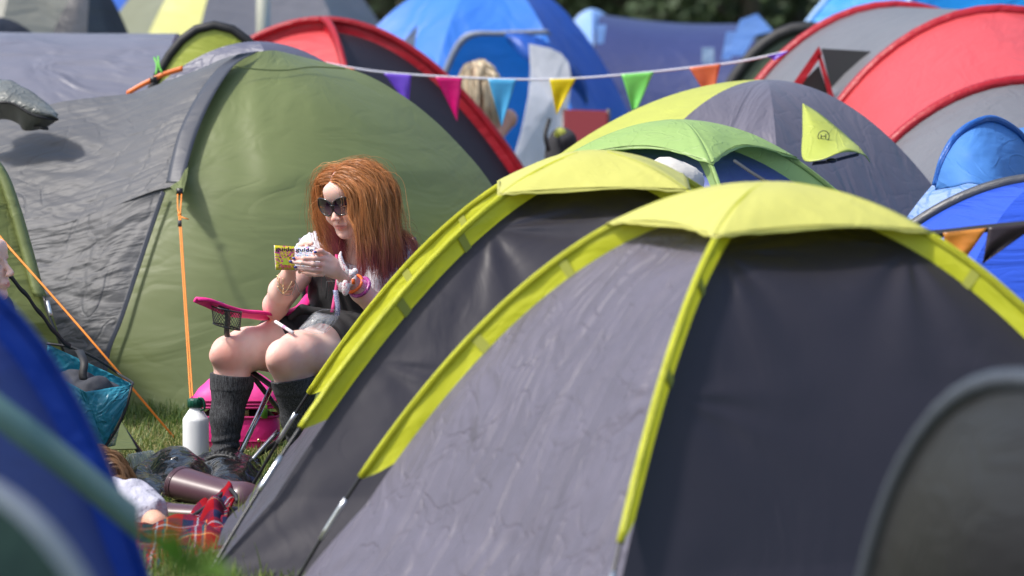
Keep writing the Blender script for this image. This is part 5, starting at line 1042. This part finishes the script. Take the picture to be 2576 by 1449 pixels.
def heap(name, label, cat, x0, x1, y0, y1, hfun, mat, n=110, group=None, parts=None):
    xs = np.linspace(0, 1, n); U, Vv = np.meshgrid(xs, xs, indexing='ij'); X = x0+(x1-x0)*U; Y = y0+(y1-y0)*Vv
    ed = np.minimum(np.minimum(U, 1-U), np.minimum(Vv, 1-Vv)); wob = hnoise(np.stack([U*7, Vv*7, 0*U], -1), 5, 3)
    X = X+(x1-x0)*.05*wob*(ed < .3)*(U-.5)*2; Y = Y+(y1-y0)*.07*np.roll(wob, 9, 0)*(Vv-.5)*2
    Z = hfun(U, Vv)*np.clip(ed*9, 0, 1)**.6+.006; return tag(mk(name, np.stack([X, Y, Z], -1).reshape(-1, 3), np.array([(i*n+j, (i+1)*n+j, (i+1)*n+j+1, i*n+j+1) for i in range(n-1) for j in range(n-1)]), mat, None, uv=np.stack([X, Y], -1).reshape(-1, 2)), label, cat, group)
def binh(U, V): q = np.stack([U*4, V*5, 0*U], -1); return .022+.050*np.abs(hnoise(q, 3, 2, gain=.4))+.05*np.exp(-((U-.38)/.16)**2-((V-.62)/.22)**2)+.03*np.exp(-((U-.75)/.2)**2-((V-.6)/.3)**2)
heap('bin_bag', 'crumpled shiny black bin bag spread on the grass before the bottle', 'bin bag', P(322, 1200, 14.6)[0], P(660, 1200, 14.6)[0], 14.0, 15.08, binh, BIN)
# boots
PLUM = paint('plum_rubber', (.085, .040, .052), .36, coat=.1, bump=.0008, bscale=8); SOLE = paint('black_sole', (.02, .02, .02), .6)
def boot(name, label, a, b, r, group, foot=None):
    root = empty(name, (a[0], a[1], 0), label, 'boot', group); c = cr([a, (a+b)/2, b], 18); ax = un(b-a); s = un(np.cross(ax, [0, 0, 1.])); t = np.cross(s, ax); th = np.linspace(0, 2*np.pi, 40, endpoint=False)
    rr = np.linspace(1.05, .85, 18); g = c[None]+np.cos(th)[:, None, None]*s*r*1.05*rr[None, :, None]+np.sin(th)[:, None, None]*t*r*.80*rr[None, :, None]; MB().grid(g, closeu=True).build('shaft', PLUM, root, thick=.004)
    for k in range(3): q = g[:, 0]+ax*(.004+.006*k); q = c[0]+(q-c[0])*1.02; MB().tube(np.vstack([q, q[:2]]), .0035, 6, False).build('rim', PLUM, root)
    f_ = b+un(foot)*.17 if foot is not None else b+s*.17
    V, F = body_mesh([cone(b, f_, r*.85, r*.55, .03), elli(f_, (.05, .05, .035), .03), cone((a+b)/2, b, r*.75, r*.85, .02)], .005); V = V[:, :]; mk('foot', V, F, PLUM, root); V2, F2 = body_mesh([cone(b+[0, 0, -r*.3], f_+[0, 0, -.01], r*.75, r*.6, .02)], .006); mk('sole', V2, F2, SOLE, root)
boot('wellington_boot', 'plum wellington boot lying on its side, open shaft towards the lying person', P(450, 1217, 14.02), P(610, 1258, 13.86), .066, 'plum wellington boots', (1, .2, -.1))
boot('wellington_boot', 'second plum wellington boot, flattened beneath the upper one', P(412, 1293, 13.75), P(560, 1300, 13.65), .042, 'plum wellington boots', (1, .1, 0))
# black boot sole by the sock
BS = empty('black_boot', (P(560, 1170, 14.72)[0], 14.72, 0), 'black boot with ridged sole lying at the seated reader\'s foot', 'boot')
V, F = body_mesh([cone(P(530, 1168, 14.80), P(590, 1172, 14.72), .030, .030, .02), elli(P(560, 1160, 14.78), (.055, .03, .035), .02)], .004, extra=lambda X: .0025*np.sign(np.sin(X[..., 0]*420))*(X[..., 2] > .055)); mk('upper', V, F, SOLE, BS)
mb = MB(); mb.tube(cpx([(515, 1160, 14.76), (535, 1149, 14.75), (560, 1146, 14.74), (585, 1152, 14.73), (600, 1160, 14.73)], 24), .007, 8); mb.build('sole', paint('boot_rubber', (.03, .03, .03), .5, bump=.006, bscale=90), BS)
# crushed clear water bottle
m, n, l, b, o = newmat('clear_pet'); b.inputs['Base Color'].default_value = (.85, .9, .92, 1); b.inputs['Roughness'].default_value = .05; tp_ = N(n, 'ShaderNodeBsdfTransparent'); mx = N(n, 'ShaderNodeMixShader', I={0: .7}); l.new(b.outputs[0], mx.inputs[1]); l.new(tp_.outputs[0], mx.inputs[2]); l.new(mx.outputs[0], o.inputs[0])
pb = empty('plastic_bottle', (P(350, 1160, 15.0)[0], 15.0, 0), 'crushed clear plastic bottle beside the black bin bag', 'bottle'); c = np.array([P(325, 1163, 14.95), P(385, 1152, 15.0)]); c = c[0]+(c[1]-c[0])*np.linspace(0, 1, 40)[:, None]; MB().tube(c, .028+.0025*np.sin(np.linspace(0, 50, 40)), 20).build('bottle_body', m, pb)
# tartan blanket
m, n, l, b, o = newmat('tartan_wool'); uv = N(n, 'ShaderNodeUVMap'); sp = N(n, 'ShaderNodeSeparateXYZ'); l.new(uv.outputs[0], sp.inputs[0]); chans = []
for ax_ in ('X', 'Y'):
    mu = N(n, 'ShaderNodeMath', operation='MULTIPLY'); mu.inputs[1].default_value = 7.5; l.new(sp.outputs[ax_], mu.inputs[0]); fr_ = N(n, 'ShaderNodeMath', operation='FRACT'); l.new(mu.outputs[0], fr_.inputs[0])
    rp = N(n, 'ShaderNodeValToRGB'); rp.color_ramp.interpolation = 'CONSTANT'; e = rp.color_ramp.elements; e[0].position = 0; e[0].color = (.24, .006, .012, 1); e[1].position = .34; e[1].color = (.012, .016, .05, 1)
    for p_, c_ in ((.62, (.20, .008, .015)), (.70, (.32, .33, .38)), (.75, (.24, .006, .012)), (.88, (.02, .12, .14)), (.94, (.6, .25, .08)), (.97, (.24, .006, .012))): x = rp.color_ramp.elements.new(p_); x.color = (*c_, 1)
    l.new(fr_.outputs[0], rp.inputs[0]); chans.append(rp)
mx = N(n, 'ShaderNodeMix', data_type='RGBA'); wv = N(n, 'ShaderNodeTexWave', I={'Scale': 160}); l.new(uv.outputs[0], wv.inputs[0]); mx.inputs[0].default_value = .5; l.new(wv.outputs[1], mx.inputs[0]); l.new(chans[0].outputs[0], mx.inputs[6]); l.new(chans[1].outputs[0], mx.inputs[7]); l.new(mx.outputs[2], b.inputs['Base Color']); b.inputs['Roughness'].default_value = .95; b.inputs['Sheen Weight'].default_value = 0; b.inputs['Specular IOR Level'].default_value = .1; TART = m
BL = empty('tartan_blanket', (P(450, 1350, 13.1)[0], 13.1, 0), 'rumpled red and navy tartan picnic blanket with black edge on the grass', 'blanket')
def blk(name, corners, nz, mat=TART, n=70, bulge=None, seed=2, thick=.008, fr=9):
    a, b_, c_, d = [v3(q) for q in corners]; g, uv = coons(cr([a, b_], n), cr([d, c_], n), cr([a, d], n), cr([b_, c_], n), bulge); h_ = hnoise(np.stack([uv[..., 0]*fr, uv[..., 1]*fr, 0*uv[..., 0]], -1), seed, 3)
    g[..., 2] = np.maximum(g[..., 2]+nz*np.abs(h_), .012); g[..., 1] += nz*.5*h_; return MB().grid(g, uv).build(name, mat, BL, thick=thick)
blk('folded_corner', [P(575, 1232, 13.72), P(598, 1262, 13.62), P(500, 1345, 13.3), P(440, 1325, 13.45)], .035, seed=4)
MB().tube(cpx([(432, 1330, 13.42), (470, 1308, 13.46), (520, 1275, 13.56), (565, 1238, 13.68), (578, 1232, 13.66), (592, 1245, 13.6), (598, 1262, 13.56)], 40), .0075, 7).build('edge_binding', BLK, BL)
blk('spread', [P(330, 1320, 13.5), P(575, 1310, 13.4), P(560, 1440, 12.35), P(300, 1449, 12.2)], .06, seed=7, fr=7)
blk('fold', [P(505, 1300, 13.5), P(575, 1290, 13.5), P(575, 1345, 13.2), P(510, 1350, 13.25)], .05, seed=9, bulge=(0, -.05, .08))
# ================================================================ the other people
def dress_person(label, O, yaw, pitch, hip, tyaw, sh_w=.19, skin=SKIN, shirt=None, trous=None, arms=None, legs=None, h=.006, lean=0, head_scale=1.0):
    A = axes(yaw, pitch); root = empty('person', (hip[0], hip[1], 0), label, 'person'); TAx = axes(tyaw, 0); l_ = TAx[:, 1]; f_ = TAx[:, 0]
    nk = O+A@np.array([-.03, 0, -.12]); sc = nk+(hip-nk)*.12; hp = head_prims(O, A, head_scale); ch = nk+(hip-nk)*.38
    tor = [elli(ch, (.11, .16, .18), .04, TAx), elli(nk+(hip-nk)*.75, (.11, .15, .14), .05, TAx), elli(hip, (.13, .17, .11), .05, TAx)]
    shs = [sc-l_*sh_w, sc+l_*sh_w]; P_ = tor+[cone(shs[0], sc, .05, .055, .05), cone(shs[1], sc, .05, .055, .05), cone(sc, O+A@np.array([-.03, 0, -.05]), .056, .05, .03)]+hp; sl = []
    for i in (0, 1):
        el, wr = arms[i]; P_ += [cone(shs[i], el, .048, .040, .02), cone(el, wr, .040, .026, .015), elli(wr+un(wr-el)*.05, (.03, .03, .03), .015)]+[cone(wr+un(wr-el)*.06, wr+un(wr-el)*.13+l_*.012*(k-1.5), .009, .007, .006) for k in range(4)]+[cone(wr+un(wr-el)*.03, wr+un(wr-el)*.08+f_*.03, .011, .008, .008)]
        sl.append(cone(shs[i], shs[i]+(el-shs[i])*.55, .056, .060, .02))
        kn, an = legs[i]; hj = hip+l_*(.09 if i else -.09); P_ += [cone(hj, kn, .085, .06, .04), cone(kn, an, .056, .036, .02), cone(an, an+un(v3([f_[0], f_[1], -.2]))*.16, .035, .028, .02)]
    V, F = body_mesh(P_, h); T = np.ones((len(V), 3)); loc = (V-O)@A; lip = np.clip(1-((loc[:, 1]/.026)**2+((loc[:, 2]+.0655)/.010)**2), 0, 1)*(loc[:, 0] > .08); T = T*(1-lip[:, None])+T*np.array([.8, .45, .45])*lip[:, None]; mk('body', V, F, skin, root, vcol=T)
    if shirt: V, F = body_mesh(tor[:2]+[cone(shs[0], sc, .055, .06, .05), cone(shs[1], sc, .055, .06, .05)]+sl, h, infl=.011, extra=lambda X: .005*np.sin(X[..., 2]*60+X[..., 0]*30)*np.sin(X[..., 0]*35)); mk('t_shirt', V, F, shirt, root)
    if trous: V, F = body_mesh([tor[2]]+[cone(hip+l_*(.09 if i else -.09), legs[i][0], .085, .062, .04) for i in (0, 1)]+[cone(legs[i][0], legs[i][0]+(legs[i][1]-legs[i][0])*.9, .06, .045, .02) for i in (0, 1)], h, infl=.012); mk('trousers', V, F, trous, root)
    return root, A
def longhair(root, O, A, mat, n=160, length=.3, seed=1, child=12, wid=.0012, front=.075, fmax=9, vol=.012):
    r = np.random.default_rng(seed); d = r.normal(size=(n*4, 3)); d /= np.linalg.norm(d, axis=1, keepdims=True); q = np.array([-.014, 0, .03])+d*np.array([.098, .078, .094]); ok = ~((q[:, 0] > .03) & (q[:, 2] < .075)) & (q[:, 2] > -.03) & (q[:, 0] < fmax); q = q[ok][:n]; d = d[ok][:n]
    X = O+q@A.T; dr = d@A.T; path = [X]; col = [elli(O+A@np.array([-.014, 0, .03]), (.1, .08, .096), .01, A), elli(O+A@np.array([.02, 0, -.04]), (.066, .062, .085), .02, A)]
    for k in range(20):
        t = k/20; dr = dr*(.75-.5*t)+np.array([0, 0, -1.])*(.25+.5*t)-A[:, 0]*.2*np.exp(-t*4); dr /= np.linalg.norm(dr, axis=1, keepdims=True); X = X+dr*length/20
        D = field(col, X); gr = np.stack([field(col, X+np.eye(3)[a]*.004)-D for a in range(3)], 1); gr /= np.linalg.norm(gr, axis=1, keepdims=True)+1e-9; X = X+gr*np.clip(vol-D, 0, .03)[:, None]
        lo_ = (X-O)@A; m_ = (lo_[:, 0] > .02) & (lo_[:, 2] < .07); lo_[m_, 0] -= np.clip(lo_[m_, 0]-.02, 0, .02); lo_[m_, 1] += np.sign(lo_[m_, 1])*.003; X = O+lo_@A.T; path.append(X)
    return strands('hair', np.stack(path, 1), child, .006, wid, mat, root, seed, frizz=.004)
BLOND = hairmat('pale_blond_hair', (.75, .64, .46), (.62, .50, .34)); BRN = hairmat('brown_hair', (.34, .19, .09), (.34, .19, .09)); GRYT = paint('dusty_black_top', (.03, .03, .035), .9); TAN = skinmat('tanned_skin', (.62, .38, .27))
NAVYT = paint('navy_cotton', (.02, .03, .07), .9)
# blonde person in front of the big blue tent, seen from behind
O = P(1203, 222, 23.6); hip = P(1165, 470, 23.6)
pr, A = dress_person('person with pale blond hair sitting with their back turned before the blue doorway', O, 165, 5, hip, 165, .17, TAN, None, NAVYT,
    arms=[(P(1247, 345, 23.5), P(1285, 420, 23.4)), (P(1120, 380, 23.6), P(1150, 460, 23.4))], legs=[(P(1250, 470, 24.0), P(1270, 600, 24.2)), (P(1120, 470, 24.0), P(1130, 600, 24.2))], h=.008)
longhair(pr, O, A, BLOND, 150, .24, 4, 14, .0022, vol=.002)
# hat wearer between the yellow-capped and lime tents
O = P(1687, 500, 14.42); hip = P(1690, 960, 14.5)
pr, A = dress_person('person in a crumpled off-white sun hat, mostly hidden behind the yellow cap', O, -150, 10, hip, -150, .17, SKIN, WHITE, NAVYT,
    arms=[(P(1600, 760, 14.4), P(1620, 850, 14.25)), (P(1770, 760, 14.4), P(1740, 850, 14.25))], legs=[(P(1640, 960, 14.30), P(1640, 1150, 14.32)), (P(1750, 960, 14.30), P(1750, 1150, 14.32))], h=.008)
HATM = paint('off_white_cotton', (.52, .50, .46), .9, bump=.004, bscale=45)
a = np.linspace(0, 2*np.pi, 64, endpoint=False); rows = []
for r_, z_ in ((.004, .148), (.05, .146), (.078, .136), (.094, .116), (.101, .09), (.103, .05), (.104, .03), (.108, .022), (.142, .000)): rows.append(np.stack([np.cos(a)*r_*1.02, np.sin(a)*r_*.92, np.full(64, z_)], -1))
g = np.stack(rows, 1); g = g+(.007*hnoise(g*24, 6, 4))[..., None]*np.array([1, 1, .8]); Mt = axes(180, 0)@np.array([[1, 0, 0], [0, 1, 0], [0, 0, 1.]]); tl_ = R(20); RT = np.array([[math.cos(tl_), 0, math.sin(tl_)], [0, 1, 0], [-math.sin(tl_), 0, math.cos(tl_)]])
hat = MB().grid(O+np.array([-.015, 0, -.018])+g@RT.T, closeu=True).build('sun_hat', HATM, pr, thick=.003)
# laughing face at the left edge
O = P(-50, 668, 14.35); hip = P(-120, 1060, 14.5)
pr, A = dress_person('person laughing in profile, only the face showing at the left edge', O, -72, -3, hip, -70, .17, SKIN, GRYT, NAVYT,
    arms=[(P(-150, 900, 14.2), P(-60, 930, 14.1)), (P(-120, 900, 14.7), P(-40, 930, 14.7))], legs=[(P(60, 1080, 14.25), P(70, 1200, 14.3)), (P(50, 1080, 14.5), P(60, 1200, 14.5))], h=.004)
longhair(pr, O, A, BRN, 140, .30, 9, 14, .0012, fmax=.0)
te = MB(); te.grid(np.array([[O+A@np.array([.099-.4*y*y*8, y, -.0605-z]) for z in (0, .0035)] for y in np.linspace(-.016, .016, 9)])); te.build('teeth', paint('teeth', (.75, .72, .66), .3), pr, thick=.002)
# person lying on the grass in a white T-shirt
root = empty('person', (P(310, 1300, 13.5)[0], 13.5, 0), 'person in a white T-shirt lying down beside the plum boots', 'person')
hd = P(228, 1244, 13.75); A = axes(60, 40); chst = P(270, 1275, 13.45); sho = P(340, 1262, 13.40); shl = P(250, 1260, 13.85); hp_ = P(150, 1300, 13.3)
el, wr = P(392, 1322, 13.25), P(446, 1340, 13.3)
P_ = [elli(chst-[0, 0, .02], (.17, .15, .062), .04), cone(chst-[0, 0, .02], hp_, .072, .10, .05), cone(sho, chst, .050, .06, .04), cone(shl, chst, .05, .06, .05), cone(sho, el, .046, .038, .02), cone(el, wr, .037, .025, .015), elli(wr+[.03, -.02, -.01], (.04, .03, .02), .015)]+[cone(wr+[.05, -.03, -.01], wr+[.11, -.08+.02*k, -.015], .009, .007, .006) for k in range(4)]+[cone(wr+[.02, .01, 0], wr+[.06, .04, -.01], .011, .008, .008)]
P_ += [cone(shl, shl+[-.1, -.2, -.1], .045, .035, .02), cone(chst, hd, .06, .05, .03), cone(hp_+[0, .07, 0], hp_+[-.4, .1, -.03], .085, .06, .04), cone(hp_+[-.4, .1, -.03], hp_+[-.8, .1, -.05], .055, .04, .02), cone(hp_+[0, -.07, 0], hp_+[-.4, -.12, -.03], .085, .06, .04), cone(hp_+[-.4, -.12, -.03], hp_+[-.8, -.1, -.05], .055, .04, .02)]+head_prims(hd, A)
V, F = body_mesh(P_, .005); mk('body', V, F, TAN, root, vcol=np.ones((len(V), 3)))
V, F = body_mesh([P_[0], cone(chst-[0, 0, .02], chst+(hp_-chst)*.7, .072, .09, .05), cone(sho, chst, .056, .06, .04), cone(shl, chst, .05, .06, .05), cone(sho, sho+(el-sho)*.5, .054, .058, .02)], .005, infl=.014, extra=lambda X: .008*np.sin(X[..., 0]*38+X[..., 2]*50+4*np.sin(X[..., 1]*13))*np.sin(X[..., 1]*25+X[..., 0]*12)+.004*hnoise(X*22, 4, 2)); mk('t_shirt', V, F, paint('white_tee', (.42, .42, .50), .85, bump=.03, bscale=16), root)
longhair(root, hd, A, BRN, 130, .26, 12, 14, .0012)
# ================================================================ bunting, far chair, backpack, webbing
def bunting(name, label, line, flags, Y, cord, th=.006, cordw=.006):
    root = empty(name, (PX(line[len(line)//2][0], Y), Y, 0), label, 'bunting'); c = cpx([(a, b, Y) for a, b in line], 80); MB().tube(c, cordw, 7).build('cord', cord, root)
    for pts, mt in flags:
        q = np.array([P(a, b, Y-.006) for a, b in pts]); tl, tr_, bo = q; t = np.linspace(0, 1, 9)[:, None, None]; s = np.linspace(0, 1, 12)[None, :, None]; L = tl*(1-s)+bo*s; Rr = tr_*(1-s)+bo*s; g = L*(1-t)+Rr*t; g[..., 1] += .012*np.sin(t[..., 0]*5+s[..., 0]*3+tl[0]*20)*s[..., 0]
        MB().grid(g, np.stack([g[..., 0], g[..., 2]], -1)).build('flag', mt, root, thick=.002)
    return root
def fl(n, c): return fabric('flag_'+n, c, trans=.35, folds=.002, crease=.0003, rough=.3)
bunting('bunting', 'string of plastic pennants in many colours across the middle of the campsite', [(800, 155), (880, 170), (965, 182), (1100, 192), (1300, 200), (1450, 197), (1600, 185), (1740, 170), (1860, 155), (1980, 130)],
    [([(845, 166), (893, 172), (870, 225)], fl('orange', (.80, .20, .08))), ([(965, 184), (1035, 188), (1028, 268)], fl('violet', (.22, .10, .70))), ([(1095, 193), (1163, 196), (1150, 305)], fl('magenta', (.70, .01, .20))),
     ([(1227, 198), (1300, 200), (1262, 318)], fl('cyan', (.10, .48, .80))), ([(1382, 199), (1450, 197), (1400, 288)], fl('yellow', (.85, .68, .01))), ([(1563, 187), (1645, 180), (1595, 292)], fl('green', (.25, .75, .16))),
     ([(1733, 170), (1813, 160), (1790, 260)], fl('orange', (.80, .20, .08))), ([(1930, 140), (1985, 128), (1948, 152)], fl('violet', (.22, .10, .70)))], 20.3, paint('white_tape', (.62, .62, .70), .35), cordw=.0055)
c2 = bunting('bunting', 'black tape with orange and dark brown cloth pennants at the right edge', [(2235, 592), (2300, 592), (2370, 588), (2480, 576), (2640, 560)],
    [([(2372, 586), (2484, 573), (2400, 690)], fl('amber', (.80, .32, .05))), ([(2486, 573), (2620, 560), (2472, 662)], fl('brown', (.045, .03, .04)))], 12.4, BLK, cordw=.007)
c = cpx([(2235, 590, 12.41), (2300, 591, 12.41), (2370, 587, 12.41), (2480, 575, 12.41), (2640, 560, 12.41)], 40); MB().grid(np.stack([c+[0, 0, .012], c-[0, 0, .012]], 0)).build('tape', BLK, c2, thick=.002)
mk_g = MB(); mk_g.tube(cpx([(2240, 592, 12.42), (2270, 596, 12.42)], 8), .009, 6); mk_g.build('green_knot', LIME, c2)
# red camping chair by the blue tent
rc = empty('camping_chair', (PX(1475, 24.5), 24.5, 0), 'dark red camping chair standing before the big blue tent', 'chair'); DR = paint('dark_red_canvas', (.16, .005, .012), .7)
sheet('backrest', [P(1417, 276, 24.5), P(1530, 280, 24.5), P(1528, 370, 24.4), P(1420, 368, 24.4)], DR, rc, thick=.01); sheet('seat', [P(1420, 385, 24.4), P(1528, 385, 24.4), P(1545, 410, 24.0), P(1410, 410, 24.0)], DR, rc, thick=.01)
for a, b_, y0, y1 in ((1417, 1417, 24.5, 24.5), (1531, 1531, 24.5, 24.5)): MB().tube([P(a, 274, y0), [P(b_, 300, y1)[0], y1, 0]], .012, 8).build('leg', TUBE, rc)
for a, b_ in ((1410, 1545), (1545, 1410)): MB().tube([P(a, 410, 24.0), [P(b_, 300, 24.0)[0], 24.0, 0]], .012, 8).build('leg', TUBE, rc)
# black backpack with a yellow patch
bpk = empty('backpack', (PX(1412, 21.5), 21.5, 0), 'black backpack with a yellow patch behind the lime tent', 'backpack'); V, F = body_mesh([elli(P(1412, 395, 21.5), (.085, .10, .15), .04), elli(P(1422, 350, 21.45), (.05, .06, .04), .05), cone(P(1400, 470, 21.5), P(1420, 470, 21.5), .10, .10, .05), cone(P(1405, 600, 21.5), P(1405, 800, 21.5), .13, .14, .08)], .012); mk('pack', V, F, GRYT, bpk)
MB().ell(P(1410, 336, 21.42), (.032, .02, .03)).build('patch', LIMEY, bpk); MB().tube(cpx([(1382, 300, 21.4), (1372, 340, 21.35), (1380, 380, 21.35)], 10), .012, 6).build('strap', BLK, bpk)
# orange webbing and bright green line on the black-hooped tent
c = cpx([(318, 236, 18.6), (360, 212, 18.6), (410, 188, 18.6), (460, 172, 18.6)], 20); wb = empty('webbing_strap', (PX(390, 18.6), 18.6, 0), 'orange webbing strap with black buckle above the grey ridge, top left', 'strap'); MB().grid(np.stack([c+[0, 0, .012], c-[0, 0, .012]], 0)).build('band', fabric('orange_webbing', (.75, .16, .02), trans=.1), wb, thick=.003); MB().box(P(386, 200, 18.58), (.03, .01, .026)).build('buckle', BLKP, wb)
MB().tube(cpx([(392, 188, 18.6), (395, 165, 18.62), (388, 145, 18.65)], 8), .005, 5).tube(cpx([(408, 184, 18.6), (400, 165, 18.62), (398, 142, 18.65)], 8), .005, 5).build('cord', fl('cordgreen', (.2, .7, .1)), wb)
